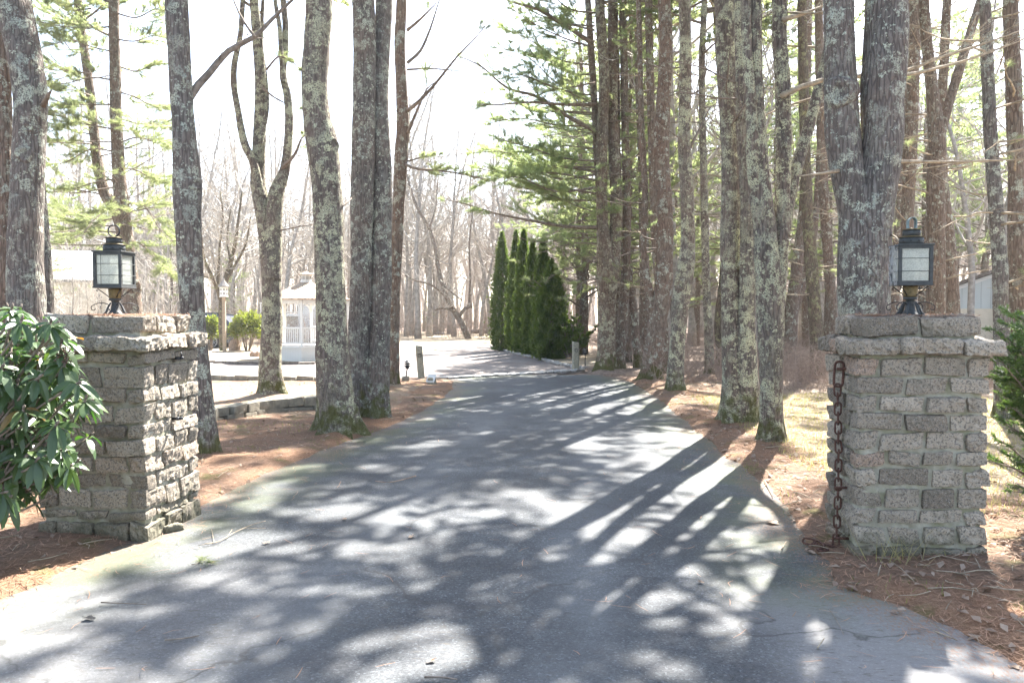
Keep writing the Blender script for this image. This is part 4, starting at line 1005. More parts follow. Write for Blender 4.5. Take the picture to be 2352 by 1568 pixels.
# far wood that reads as one mass
far = MB(); frng = np.random.default_rng(33); fp = [bare_proto(300 + i, 15.0, 20, spread=0.85, tr=0.011, minr=0.016, sub=(4, 2)) for i in range(3)]
fV, fT = [], []
for i in range(640):
    a = frng.uniform(-0.72, 0.72); d = frng.uniform(76, 125)
    x, y = d * math.sin(a), d * math.cos(a)
    k = frng.integers(3); sc = frng.uniform(0.6, 1.05); r = frng.uniform(0, 6.28)
    for b in fp[k]:
        fV.append((b, x, y, sc, r))
vs, fs, off = [], [], 0
for b, x, y, sc, r in fV:
    V = np.array(b.v) * sc; c, s_ = math.cos(r), math.sin(r)
    vs.append(np.stack([V[:, 0] * c - V[:, 1] * s_ + x, V[:, 0] * s_ + V[:, 1] * c + y, V[:, 2]], 1))
    fs.extend([tuple(q + off for q in f) for f in b.f]); off += len(V)
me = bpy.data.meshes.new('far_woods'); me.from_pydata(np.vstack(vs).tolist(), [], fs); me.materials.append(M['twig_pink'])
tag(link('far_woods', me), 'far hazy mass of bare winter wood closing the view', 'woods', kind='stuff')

# pines further back
def pine_proto(seed, h, z0, nl, ln, needle, fol=0.95):
    rng = np.random.default_rng(seed); tb, lb = MB(), MB(); tp, td = [], []
    pts = np.array([[rng.normal() * 0.05 * i / 4, rng.normal() * 0.05 * i / 4, -0.1 + h * i / 12] for i in range(13)])
    rad = 0.17 * (1 - 0.85 * np.linspace(0, 1, 13)) + 0.02; tb.tube(pts, rad, 10)
    for i in range(nl):
        t = (i + rng.uniform()) / nl; z = z0 + (h - z0) * t; x = z / h * 12; k = min(11, int(x)); p = pts[k] + (pts[k + 1] - pts[k]) * (x - k)
        pine_limb(lb, tp, td, p, rng.uniform(0, 6.28), ln * (1.1 - 0.75 * t) * rng.uniform(0.6, 1.2), 0.035 * (1.1 - t), rng, elev=rng.uniform(-0.05, 0.3), curve=0.3, nsub=12, fol=fol if t > 0.12 else 0.35, step=0.065, sides=4, minr=0.006)
    V, t = needles(tp, td, 8, 0.15, 0.022, rng, 0.65)
    o = [tb.build('trunk', M['bark_pine']), lb.build('crown', M['limb']), poly_mesh('foliage', V, 3, M[needle], None, None, t)]
    ms = [q.data for q in o]
    for q in o: bpy.data.objects.remove(q)
    return ms
PP = [pine_proto(400, 15, 3.0, 46, 3.2, 'pine_needle'), pine_proto(401, 17, 4.0, 46, 3.4, 'pine_blue'), pine_proto(402, 13, 1.8, 44, 2.8, 'pine_needle')]
for i, (px, y, k) in enumerate([(1330, 33, 0), (1450, 36, 1), (1545, 31, 2), (1600, 38, 0), (1740, 34, 1), (1850, 37, 2), (1985, 36, 0), (2120, 30, 1), (1290, 44, 1), (1400, 48, 2), (1660, 46, 0), (2050, 46, 1), (1480, 27, 0), (1415, 29, 1), (1340, 30.5, 2), (1440, 25.5, 2), (1780, 30, 1), (2260, 36, 0), (2190, 42, 1), (1900, 29, 1)]):
    p = P(px, 800, y)
    put(PP[k], (p[0], y, 0), i * 2.39, 0.8 + 0.28 * ((i * 7) % 10) / 10, 'pine_tree', 'green needled pine deep among the bare trees of the roadside wood', 'tree', 'pines deep in the roadside wood', ('trunk', 'crown', 'foliage'))
for i, (px, y, k, s_) in enumerate([(60, 33, 2, 0.75), (-120, 30, 0, 0.9), (395, 52, 0, 0.62), (540, 54, 2, 0.55), (165, 50, 1, 0.6), (-20, 48, 0, 0.9)]):
    p = P(px, 800, y)
    put(PP[k], (p[0], y, 0), 1 + i * 1.7, s_, 'pine_tree', 'soft green pine standing by the white house beyond the first pillar', 'tree', 'pines by the white house', ('trunk', 'crown', 'foliage'))
p = P(985, 800, 58); put(PP[2], (p[0], 58, 0), 0.4, 0.22, 'young_pine', 'small green conifer alone at the far edge of the lawn', 'tree', None, ('trunk', 'crown', 'foliage'))

# bent fruit tree on the lawn
def px_tree(name, label, base_px, stems, depth, bk, twig, nsub, seed, cat='tree'):
    rng = np.random.default_rng(seed); tb, cb = MB(), MB(); tp, td = [], []
    base = P(base_px[0], base_px[1], depth); base[2] = 0
    for i, (pts, dd) in enumerate(stems):
        n = len(pts); p4 = np.array([[*P(a, b, depth + dd * j / (n - 1)), max(0.01, 0.5 * w * depth / F)] for j, (a, b, w) in enumerate(pts)])
        if i == 0: p4[0][2] = -0.1
        if i == 0: trunk_tube(tb, p4, rng, 10, False, 0.25)
        else:
            q = smooth_path(p4, 0.25); tb.tube(q[:, :3], np.maximum(q[:, 3], 0.008), 7)
        pos = smooth_path(p4, 0.2)
        for k in range(nsub):
            u = rng.uniform(0.35, 1.0) if i == 0 else rng.uniform(0.1, 1.0)
            q = pos[min(len(pos) - 1, int(u * len(pos)))][:3]
            az = rng.uniform(0, 6.28)
            pine_limb(cb, tp, td, q, az, rng.uniform(0.5, 1.7), 0.02, rng, elev=rng.uniform(0.1, 1.0), curve=rng.uniform(-0.2, 0.6), nsub=7, fol=0, subL=0.5, sides=3, minr=0.006)
    e = empty(name, base, label, cat)
    tb.build('trunk', M[bk], e, base=base); cb.build('crown', M[twig], e, base=base)
    return e
px_tree('fruit_tree', 'bare crooked tree leaning over the sunny lawn, its low fork curling upward', (1075, 775),
        [([(1078, 776, 15), (1062, 745, 15), (1050, 725, 14), (1025, 680, 12), (1008, 620, 10), (1000, 570, 9), (984, 520, 8), (960, 480, 7), (945, 440, 6), (935, 400, 5)], 0.5),
         ([(1054, 728, 9), (1068, 708, 8), (1082, 705, 7), (1078, 690, 6), (1080, 640, 5), (1078, 560, 4), (1086, 480, 3)], 0.4),
         ([(1040, 708, 8), (1015, 672, 6), (985, 652, 5), (955, 645, 4), (930, 632, 3)], -1.0), ([(1008, 640, 5), (1030, 665, 4), (1062, 690, 3)], -0.6),
         ([(985, 525, 5), (1000, 480, 4), (1005, 420, 3)], 0.6), ([(1045, 715, 6), (1020, 708, 5), (998, 712, 4)], -0.8)], 48.0, 'bark_pine', 'twig_far', 12, 5)
px_tree('dogwood_tree', 'small yellowish lichen tinted tree branching low behind the birdhouse', (512, 803),
        [([(512, 806, 16), (510, 750, 16), (510, 700, 15), (517, 650, 14), (528, 610, 12), (540, 560, 8), (548, 500, 6), (556, 440, 4)], 0.3),
         ([(508, 690, 10), (498, 660, 9), (482, 625, 8), (468, 590, 6), (462, 540, 5), (450, 490, 3)], -0.6), ([(500, 660, 8), (502, 620, 7), (505, 560, 5), (512, 500, 4), (506, 440, 3)], 0.5),
         ([(522, 640, 8), (545, 600, 6), (565, 560, 5), (575, 500, 3)], 0.6), ([(490, 640, 5), (470, 635, 4), (450, 610, 3)], -0.4), ([(530, 605, 5), (522, 550, 4), (530, 480, 3)], 0.4)], 33.5, 'bark_moss', 'twig_far', 12, 6)

# undergrowth: tangle of canes and brambles
urng = np.random.default_rng(44); ub = MB()
def canes(n, x0, x1, y0, y1, hmin, hmax, rad, cond=None):
    k = 0
    while k < n:
        x, y = urng.uniform(x0, x1), urng.uniform(y0, y1)
        if abs(x) > 0.74 * y or (cond and not cond(x, y)): continue
        k += 1
        h = urng.uniform(hmin, hmax); az = urng.uniform(0, 6.28); m = 5; reach = h * urng.uniform(0.2, 1.3); droop = urng.uniform(0.2, 1.0)
        t = np.linspace(0, 1, m)
        path = np.stack([x + math.cos(az) * reach * t + urng.normal(size=m) * 0.04 * h, y + math.sin(az) * reach * t + urng.normal(size=m) * 0.04 * h, h * (t * (1 + droop) - droop * t * t) + urng.normal(size=m) * 0.03], 1)
        path[0, 2] = -0.02
        ub.tube(path, np.linspace(rad, rad * 0.5, m) * urng.uniform(0.7, 1.3), 3, cap=False)
        for q in range(2):
            kk = urng.integers(1, m - 1); d = urng.normal(size=3) * 0.4 * h; d[2] = abs(d[2]) * 0.7
            ub.tube(np.array([path[kk], path[kk] + d * 0.5, path[kk] + d]), [rad * 0.6, rad * 0.5, rad * 0.3], 3, cap=False)
RIGHT = lambda x, y: x > 3.2 + max(0, 0.0) and not (y < 17 and x < 7.5) and not (20.5 < x < 34 and 24 < y < 40)
canes(4200, 3.0, 30, 17, 45, 0.2, 1.0, 0.005, RIGHT)
canes(3200, 3.6, 15, 15.0, 22, 0.15, 1.0, 0.004, lambda x, y: x > 3.6 + (22 - y) * 0.35)
canes(1500, -30, 4, 46, 60, 0.5, 2.4, 0.009)
canes(500, -14, -7.5, 35, 44, 0.5, 1.6, 0.006)
tag(ub.build('undergrowth', M['cane'], smooth=False), 'tangle of bare brambles and canes on the floor of the wood', 'undergrowth', kind='stuff')

# ------------------------------------------------------------------ arborvitae row
def arbor_mesh(seed, h, w, n=5200):
    rng = np.random.default_rng(seed)
    z = h * (1 - np.sqrt(rng.uniform(0, 1, n)) * 0.985) if False else h * rng.beta(1.0, 1.35, n)
    a = rng.uniform(0, 2 * math.pi, n)
    prof = np.clip(np.where(z / h < 0.1, 0.72 + 2.4 * z / h, 1.0) * (1 - (z / h) ** 2.4) ** 0.9, 0.03, 1)
    lump = 1 + 0.20 * np.sin(a * 3 + z * 2.3 + seed) * np.sin(z * 4.1 + seed * 2) + 0.16 * np.sin(a * 7 - z * 5.7) + 0.10 * np.sin(z * 13 + a * 5)
    r = w / 2 * prof * lump * np.sqrt(rng.uniform(0.45, 1.0, n)) * (1 + 0.45 * (rng.uniform(size=n) < 0.10) * rng.uniform(size=n))
    Pn = np.stack([r * np.cos(a), r * np.sin(a), z], 1)
    D = np.stack([np.cos(a) * 0.55, np.sin(a) * 0.55, np.full(n, 0.85)], 1)
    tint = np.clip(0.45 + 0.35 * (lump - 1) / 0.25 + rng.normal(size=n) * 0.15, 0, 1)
    return needles(Pn, D, 6, 0.12, 0.032, rng, 0.55, tint)
arow = [(1153, 792, 533, 44, 34.5, 'tall dark green arborvitae at the lawn end of the row'), (1185, 798, 530, 38, 33.2, 'arborvitae second in the row from the lawn end'),
        (1203, 804, 525, 40, 31.6, 'tallest arborvitae, near the middle of the row'), (1224, 810, 556, 42, 30.2, 'arborvitae between the tallest one and a pointed one'),
        (1247, 816, 550, 46, 29.0, 'sharply pointed arborvitae near the gate post end of the row'), (1266, 822, 598, 72, 28.0, 'shorter broad based arborvitae at the gate post end of the row')]
for i, (px, by, ty, w, y, lab) in enumerate(arow):
    b = P(px, by, y); b[2] = 0; top = P(px, ty, y)[2]
    e = empty('arborvitae', b, lab, 'evergreen', 'arborvitae row')
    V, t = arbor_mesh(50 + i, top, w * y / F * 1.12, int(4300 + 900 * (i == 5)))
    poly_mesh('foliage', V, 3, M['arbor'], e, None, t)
    tb = MB(); tb.tube([(0, 0, -0.05), (0.02, 0, top * 0.5), (0, 0, top * 0.93)], [0.09, 0.06, 0.01], 7); tb.build('trunk', M['bark_pine'], e)
b = P(1310, 822, 27.6); b[2] = 0
e = empty('evergreen_shrub', b, 'ragged open evergreen bush with bare lower stems beside the arborvitae row', 'shrub')
rng = np.random.default_rng(77); tb = MB(); tp, td = [], []
for i in range(34):
    az = rng.uniform(0, 6.28); pine_limb(tb, tp, td, (rng.normal() * 0.06, rng.normal() * 0.06, 0.1), az, rng.uniform(0.7, 1.5), 0.025, rng, elev=rng.uniform(0.7, 1.4), curve=0.15, nsub=9, fol=0.9, step=0.05, subL=0.22, sides=4, t0=0.35)
tb.build('stems', M['limb'], e)
V, t = needles(tp, td, 6, 0.11, 0.04, rng, 0.7); poly_mesh('foliage', V, 3, M['arbor'], e, None, t)

# ------------------------------------------------------------------ garden shrubs
def leaf_blob(c, rx, ry, rz, n, size, rng, k=4):
    """leaves spread through a rounded lumpy bush: diamonds"""
    u = rng.normal(size=(n, 3)); u /= np.linalg.norm(u, axis=1)[:, None]; u[:, 2] = np.abs(u[:, 2]) * 1.0 - 0.25 * (rng.uniform(size=n) < 0.4)
    lump = 1 + 0.14 * np.sin(u[:, 0] * 7 + 1) * np.sin(u[:, 1] * 6) + 0.1 * np.sin(u[:, 2] * 11 + u[:, 0] * 9)
    r = (rng.uniform(0.35, 1, n) ** 0.45 * lump)[:, None]
    q = np.array(c) + u * np.array([rx, ry, rz]) * r
    d = u + rng.normal(size=(n, 3)) * 0.7; d /= np.linalg.norm(d, axis=1)[:, None]
    s = np.cross(d, rng.normal(size=(n, 3))); s /= np.linalg.norm(s, axis=1)[:, None]
    L_ = size * rng.uniform(0.7, 1.3, (n, 1)); W_ = L_ * 0.36
    V = np.stack([q, q + d * L_ * 0.45 + s * W_ / 2, q + d * L_, q + d * L_ * 0.45 - s * W_ / 2], 1).reshape(-1, 3)
    return V, np.repeat(rng.uniform(0, 1, n), 4)
def shrub(name, label, px, by, y, wpx, hpx, n, size, m, group=None, stems=True, seed=0):
    rng = np.random.default_rng(seed + 600); b = P(px, by, y); b[2] = 0
    rx = 0.5 * wpx * y / F; h = hpx * y / F
    e = empty(name, b, label, 'shrub', group)
    V, t = leaf_blob((0, 0, h * 0.5), rx, rx * 0.9, h * 0.52, n, size, rng); poly_mesh('leaves', V, 4, M[m], e, None, t)
    tb = MB()
    for i in range(9):
        a = rng.uniform(0, 6.28); r = rng.uniform(0.3, 0.75)
        tb.tube([(0.05 * math.cos(a), 0.05 * math.sin(a), -0.03), (rx * r * 0.5 * math.cos(a), rx * r * 0.5 * math.sin(a), h * 0.3), (rx * r * math.cos(a), rx * r * math.sin(a), h * 0.75)], [0.03, 0.02, 0.008], 5)
    tb.build('stems', M['limb'], e)
shrub('rhododendron_bush', 'sunlit yellow green bush between the stump and the forked tree', 568, 808, 33.0, 76, 90, 2600, 0.16, 'rhodo_yellow', seed=1)
shrub('rhododendron_bush', 'smaller yellow green bush in front of the dark car, beside the leaning trunk', 484, 800, 34.0, 42, 78, 1400, 0.16, 'rhodo_yellow', seed=2)
shrub('clipped_shrub', 'wide clipped shrub under the white house wall by the pillar lantern', 190, 748, 36.5, 96, 62, 3000, 0.08, 'clipped', seed=3)
shrub('clipped_shrub', 'round clipped shrub showing past the foot of the two stemmed pine', 350, 752, 36.0, 44, 66, 1600, 0.08, 'clipped', seed=4)
shrub('clipped_shrub', 'small round shrub close to the slim dark trunk by the house', 130, 752, 36.0, 36, 54, 1300, 0.08, 'clipped', seed=5)

# rhododendron in front of the first pillar
def long_leaf(base, d, up, Ln, W, fold, droop):
    """one strap-like rhododendron leaf, 2 x 5 quads, folded along its midrib and bowed down"""
    s = norm(np.cross(d, up)); up = np.cross(s, d); rows = []
    for i, wv in enumerate((0.22, 0.74, 0.98, 1.0, 0.82, 0.16)):
        t = i / 5; c = base + d * Ln * t - np.array([0, 0, 1]) * droop * Ln * t * t
        rows.append((c + s * W / 2 * wv + up * fold * wv * W, c - up * 0.0, c - s * W / 2 * wv + up * fold * wv * W))
    q = []
    for a, b in zip(rows[:-1], rows[1:]):
        q += [a[0], a[1], b[1], b[0], a[1], a[2], b[2], b[1]]
    return q
rrng = np.random.default_rng(88)
crop = [(60, 180), (30, 330), (150, 300), (140, 430), (290, 490), (420, 560), (455, 640), (330, 440), (90, 560), (200, 530), (60, 680), (180, 640), (280, 690), (100, 790), (230, 860), (320, 900), (360, 950), (110, 930), (240, 990), (50, 1000), (140, 1060), (20, 1090), (60, 1120), (290, 270), (350, 340), (10, 480), (10, 850), (290, 770), (250, 740), (40, 420), (110, 240), (170, 860), (120, 690), (5, 600), (5, 950), (40, 880), (80, 480), (210, 420), (-40, 300), (-60, 500), (-50, 700), (-60, 900), (-30, 1050), (-100, 600), (-110, 800), (0, 240), (250, 600), (150, 750), (190, 950)]
cen = np.array([-3.55, 4.75, 0.0]); LV, LT = [], []; sb = MB(); tips = []
for (cx, cy) in crop:
    if cy > 1010: continue
    px, py = cx * 0.45 - (8 if cx > 350 else 0), 627 + cy * 0.45
    tips.append(P(px, py, rrng.uniform(4.35, 5.15)))
for (cx, cy) in crop[:38] + crop[:30]: tips.append(P((cx + rrng.normal() * 28) * 0.45, 627 + (cy + 22 + rrng.normal() * 28) * 0.45, rrng.uniform(4.45, 5.2)))
for i in range(120):
    a = rrng.uniform(0.5, 5.8); q = rrng.uniform(0.45, 1.0); tips.append(cen + np.array([0.95 * q * math.cos(a), 0.75 * q * math.sin(a), 1.9 - 0.95 * q * q + rrng.normal() * 0.15]))
for k, tp_ in enumerate(tips):
    out = norm(tp_ - (cen + np.array([0, 0, 0.7]))); ax = norm(out * 0.8 + np.array([0.1, -0.25, 0.55]) + rrng.normal(size=3) * 0.35)
    st = cen + np.array([rrng.normal() * 0.12, rrng.normal() * 0.12, 0]); midp = cen + (tp_ - cen) * np.array([0.45, 0.45, 0.62]) + rrng.normal(size=3) * 0.06
    sb.tube(smooth_path([st, midp, tp_ - ax * 0.10, tp_], 0.08), 0.007, 6)
    nl = rrng.integers(6, 11)
    ref = norm(np.cross(ax, [0.3, 0.2, 1])); ref2 = np.cross(ax, ref); ph = rrng.uniform(0, 6.28)
    for j in range(nl):
        a = ph + j * 2.4; el = rrng.uniform(-0.35, 0.45)
        d = norm((ref * math.cos(a) + ref2 * math.sin(a)) * math.cos(el) + ax * math.sin(el) + np.array([0, 0, -0.25]))
        Ln = rrng.uniform(0.072, 0.122); b = tp_ - ax * rrng.uniform(0, 0.035) + d * 0.012
        LV += long_leaf(b, d, norm(ax + np.array([0, 0, 0.6])), Ln, Ln * rrng.uniform(0.38, 0.48), rrng.uniform(-0.02, 0.34), rrng.uniform(0.05, 0.75))
        t = min(rrng.uniform(0, 0.85), 0.86)
        if rrng.uniform() < 0.025: t = rrng.uniform(0.93, 1.0)
        LT += [t] * 40
    sb.tube([tp_, tp_ + ax * 0.018, tp_ + ax * 0.036], [0.007, 0.010, 0.002], 6)
e = empty('rhododendron_bush', cen, 'big leathery leaved rhododendron spilling over the corner of the near pillar', 'shrub')
poly_mesh('leaves', LV, 4, M['rhodo'], e, cen, LT, smooth=True); sb.build('stems', M['limb'], e, base=cen)
fb = MB(); fl = P(152, 815, 4.5)
for i in range(30):
    d = norm(rrng.normal(size=3) + np.array([0, -0.3, 0.6])); fb.tube([fl, fl + d * 0.045], [0.0015, 0.001], 4); fb.tube([fl + d * 0.04, fl + d * 0.052], [0.004, 0.002], 5)
fb.build('seed_head', M['rust'], e, base=cen)

# yew by the second pillar
yrng = np.random.default_rng(99); yb = MB(); tp, td = [], []; ybase = np.array([4.45, 6.1, 0.0])
ytips = [((2285, 795), 1), ((2300, 760), 1), ((2325, 735), 1), ((2345, 725), 1), ((2310, 800), 1), ((2335, 790), 1), ((2350, 770), 1), ((2300, 830), 1), ((2325, 840), 1), ((2345, 850), 1), ((2370, 740), 1), ((2390, 720), 1), ((2400, 780), 1), ((2395, 830), 1), ((2360, 815), 1), ((2320, 880), .9), ((2345, 900), .9), ((2300, 870), .8), ((2292, 930), .6), ((2310, 975), .6), ((2330, 940), .7), ((2340, 1000), .6), ((2296, 1010), .3), ((2320, 1045), .35), ((2350, 1060), .5), ((2385, 960), .8), ((2390, 1030), .7), ((2420, 880), 1), ((2275, 1060), .15), ((2335, 1130), .3), ((2350, 1190), .4)]
for k_ in range(26): ytips.append(((2390 + yrng.uniform(0, 190), 745 + yrng.uniform(0, 260)), 1))
for (q, fl_) in ytips:
    tip = P(q[0], q[1], yrng.uniform(5.5, 6.2)); st = ybase + np.array([yrng.normal() * 0.12, yrng.normal() * 0.12, 0.0]); st[2] = max(0.0, tip[2] * 0.35 - 0.1)
    mid = st + (tip - st) * 0.55 + np.array([0, 0, 0.10])
    path = smooth_path([st, mid, tip], 0.12)
    pine_limb(yb, tp, td, None, 0, np.linalg.norm(tip - st), 0.014, yrng, path=path, nsub=20, fol=fl_, step=0.011, subL=0.30, sides=5, minr=0.002, t0=0.35)
e = empty('yew_shrub', ybase, 'feathery dark green yew with bare lower branches beside the pillar with the chain', 'shrub')
yb.build('stems', M['limb'], e, base=ybase)
V, t = needles(tp, np.array(td) + np.array([0, 0, -0.2]), 5, 0.034, 0.008, yrng, 0.75); poly_mesh('foliage', V, 3, M['yew'], e, ybase, t)

# ------------------------------------------------------------------ stone gate pillars
def stone(mb, lo, hi, rng, tint, r=0.022, rough=0.008, seed=0.0, res=0.023, matid=0):
    lo, hi = np.array(lo, float), np.array(hi, float); size = hi - lo; c = (lo + hi) / 2
    n = [max(2, int(round(s / res))) for s in size]
    r = min(r, 0.45 * size.min()); idx = {}; vs = []; fs = []
    skew = rng.normal(size=4) * 0.007
    def vid(i, j, k):
        key = (i, j, k)
        if key in idx: return idx[key]
        p = lo + size * np.array([i / n[0], j / n[1], k / n[2]])
        q = np.clip(p, lo + r, hi - r); d = p - q; ln = math.sqrt(d @ d)
        if ln > 1e-9: d = d / ln; p = q + d * r
        a = mnoise.noise(Vector((p[0] * 9 + seed, p[1] * 9, p[2] * 9))); b2 = mnoise.noise(Vector((p[0] * 26, p[1] * 26 + seed, p[2] * 26)))
        e = mnoise.noise(Vector((p[0] * 62, p[1] * 62 + seed, p[2] * 62)))
        p = p + d * (rough * 1.3 * a + rough * 1.1 * (0.5 - 1.6 * abs(b2)) + rough * 0.8 * e)
        f = (p - c) / size
        p[2] += skew[0] * f[0] * 2 + skew[1] * f[1] * 2; p[0] += skew[2] * f[2] * 2
        idx[key] = len(vs); vs.append(p); return idx[key]
    for ax in range(3):
        u, v = (ax + 1) % 3, (ax + 2) % 3
        for s in (0, n[ax]):
            for i in range(n[u]):
                for j in range(n[v]):
                    q = []
                    for di, dj in ((0, 0), (1, 0), (1, 1), (0, 1)):
                        k = [0, 0, 0]; k[ax] = s; k[u] = i + di; k[v] = j + dj; q.append(vid(*k))
                    fs.append(q if s else q[::-1])
    mb.add(vs, fs, matid, tint)

def course(mb, x0, x1, y0, y1, z0, z1, rng, wmin, wmax, depth, joint, rough_f, rough_s, seed, odd, tints=None, r=0.009, jit=0.008):
    """a ring of stones round a rectangle; corner stones belong to front/back or to the sides by turns"""
    dpx = depth
    for side in range(4):
        along_x = side in (0, 2)
        full = (along_x != odd)
        a0, a1 = (x0, x1) if along_x else (y0, y1)
        if not full: a0, a1 = a0 + dpx + joint, a1 - dpx - joint
        L_ = a1 - a0; k = max(1, int(round(L_ / rng.uniform(wmin, wmax)))); w = rng.uniform(0.72, 1.28, k); w = w / w.sum() * (L_ - joint * (k - 1)); x = a0
        for i in range(k):
            o = rng.normal() * jit; dz0, dz1 = rng.uniform(0, 0.008), rng.uniform(0, 0.008)
            t = float(np.clip(rng.normal(0.47, 0.3), 0.02, 0.95)); rg = rough_f if side == 0 else rough_s
            if tints and (side, i) in tints: t = tints[(side, i)]
            if side == 0: lo, hi = (x, y0 - o, z0 + dz0), (x + w[i], y0 + dpx, z1 - dz1)
            elif side == 2: lo, hi = (x, y1 - dpx, z0 + dz0), (x + w[i], y1 + o, z1 - dz1)
            elif side == 1: lo, hi = (x1 - dpx, x, z0 + dz0), (x1 + o, x + w[i], z1 - dz1)
            else: lo, hi = (x0 - o, x, z0 + dz0), (x0 + dpx, x + w[i], z1 - dz1)
            stone(mb, lo, hi, rng, t, r=r, rough=rg, seed=seed + side * 13.7 + i * 3.1 + z0 * 50)
            x += w[i] + joint
def mortar_core(mb, x0, x1, y0, y1, z0, z1, seed, matid=1, res=0.035):
    rng = np.random.default_rng(1); stone(mb, (x0, y0, z0), (x1, y1, z1), rng, 0.5, r=0.02, rough=0.007, seed=seed, res=res, matid=matid)

def pillar(name, label, corner, rz, wx, wy, seed, rough_f, rough_s, red=None, anchor_left=True):
    """corner: the near front corner on the drive side"""
    rng = np.random.default_rng(seed)
    e = empty(name, (corner[0], corner[1], 0), label, 'pillar', 'granite gate pillars', rz)
    x0, x1 = (0, wx) if anchor_left else (-wx, 0)
    y0, y1 = 0.0, wy
    b = MB(); n = 11; z = -0.06; hz = 1.405
    edges = np.linspace(0, hz, n + 1) + np.concatenate([[-0.06], rng.normal(size=n - 1) * 0.010, [0]])
    for i in range(n):
        tn = None
        if red and i == red[0]: tn = {(0, 2): 1.0, (0, 3): 1.0}
        bulge = 0.012 if i == 0 else 0
        course(b, x0 - bulge, x1 + bulge, y0 - bulge, y1 + bulge, edges[i], edges[i + 1] - 0.015, rng, 0.21, 0.36, 0.13, 0.028, rough_f, rough_s, seed * 7.3 + i, i % 2 == 0, tn)
    mortar_core(b, x0 + 0.024, x1 - 0.024, y0 + 0.024, y1 - 0.024, -0.05, hz + 0.02, seed)
    b.build('shaft', [M['granite'], M['mortar']], e, smooth=False, use_tint=True)
    c = MB(); o = 0.07
    course(c, x0 - o, x1 + o, y0 - o, y1 + o, hz + 0.008, hz + 0.115, rng, 0.30, 0.42, 0.30, 0.012, 0.013, 0.015, seed + 50, False, None, r=0.013, jit=0.012)
    mortar_core(c, x0 + 0.05, x1 - 0.05, y0 + 0.05, y1 - 0.05, hz + 0.012, hz + 0.10, seed + 3)
    c.build('cap', [M['granite'], M['mortar']], e, smooth=False, use_tint=True)
    t = MB(); i_ = 0.03
    course(t, x0 + i_, x1 - i_, y0 + i_, y1 - i_, hz + 0.13, hz + 0.265, rng, 0.30, 0.42, 0.2, 0.03, 0.009, 0.013, seed + 70, False, None, r=0.016)
    mortar_core(t, x0 + i_ + 0.03, x1 - i_ - 0.03, y0 + i_ + 0.03, y1 - i_ - 0.03, hz + 0.10, hz + 0.25, seed + 5)
    t.build('top_course', [M['granite'], M['mortar']], e, smooth=False, use_tint=True)
    return e, hz + 0.262

LC = G(338, 1242)[:2]; RC = G(1963, 1287)[:2]
pl, PTOP = pillar('stone_pillar', 'square granite pillar on the rhododendron side, its drive face rough and half sunlit', LC, math.radians(-6), 0.85, 0.77, 3, 0.006, 0.010, anchor_left=False)
hk = MB()
for z, yy in ((1.335, 0.42), (0.86, 0.40)):
    hk.tube([(-0.04, yy, z), (0.05, yy, z), (0.075, yy, z + 0.004)], 0.011, 8); hk.lathe([(0.02, -0.012), (0.022, 0), (0.014, 0.012)], 10, (0.03, yy, z))
hk.tube([(0.06, 0.42, 1.335), (0.06, 0.42, 1.365), (0.055, 0.42, 1.385)], [0.009, 0.007, 0.003], 7)
hk.build('hook', M['iron'], pl)
pr, _ = pillar('stone_pillar', 'square granite pillar with a rusty chain hanging on its drive side', RC, math.radians(-4), 0.86, 0.60, 9, 0.0055, 0.010, red=(6,), anchor_left=True)
hk = MB()
for z in (0.46, 0.10, 1.30):
    hk.tube([(0.04, 0.19, z), (-0.075, 0.19, z)], 0.010, 8)
hk.build('hook', M['rust'], pr)

def local_to_world(o_loc, rz, p):
    c, s = math.cos(rz), math.sin(rz); return np.array([o_loc[0] + p[0] * c - p[1] * s, o_loc[1] + p[0] * s + p[1] * c, p[2]])

# rusty chain
cb = MB(); crng = np.random.default_rng(5); RR = math.radians(-4)
def link_mesh(mb, c, up, side, Ln=0.045, Wd=0.021, r=0.0072):
    up, side = norm(up), norm(side); pts = []
    for i in range(21):
        a = 2 * math.pi * i / 20; q = np.array([math.cos(a) * Wd, math.sin(a) * Wd]); q[1] += (Ln - Wd) * (1 if math.sin(a) >= 0 else -1) * min(1, abs(math.sin(a)) * 3)
        pts.append(np.asarray(c) + side * q[0] + up * q[1])
    mb.tube(pts, r, 8, cap=False)
ztop = 1.335; z = ztop - 0.075; i = 0; p0 = local_to_world(RC, RR, (-0.055, 0.22, 0))
link_mesh(cb, p0 + np.array([0.004, 0, z]), (0.05, 0, 1), (0.9, -0.45, 0), 0.090, 0.030, 0.0095); z -= 0.090 + 0.022
while z > 0.06:
    s = (0.95, -0.3, 0) if i % 2 == 0 else (0.35, 0.95, 0)
    link_mesh(cb, p0 + np.array([-0.0 + 0.012 * math.sin(z * 3), 0.0, z]), (crng.normal() * 0.04, crng.normal() * 0.04, 1), s); z -= 0.067; i += 1
q = p0 + np.array([0, -0.02, 0.035]); hd = math.pi * 0.93
for k in range(7):
    hd += crng.normal() * 0.5 + (2.4 if k in (3, 6, 9, 12) else 0.2); d = np.array([math.cos(hd), math.sin(hd), 0]); 
    if k == 0: d = np.array([-0.9, 0.3, 0])
    link_mesh(cb, q, d, np.array([-d[1], d[0], 0]) * (0.55 if k % 2 else 1) + np.array([0, 0, 1.0 if k % 2 else 0.1])); q = q + d * 0.066; q[2] = 0.02 + 0.03 * crng.uniform()
    q[0] = min(q[0], p0[0] + 0.02)
o = cb.build('chain', M['rust'], None, loc=None); tag(o, 'heavy rusty chain hanging down the pillar and heaped at its foot', 'chain')

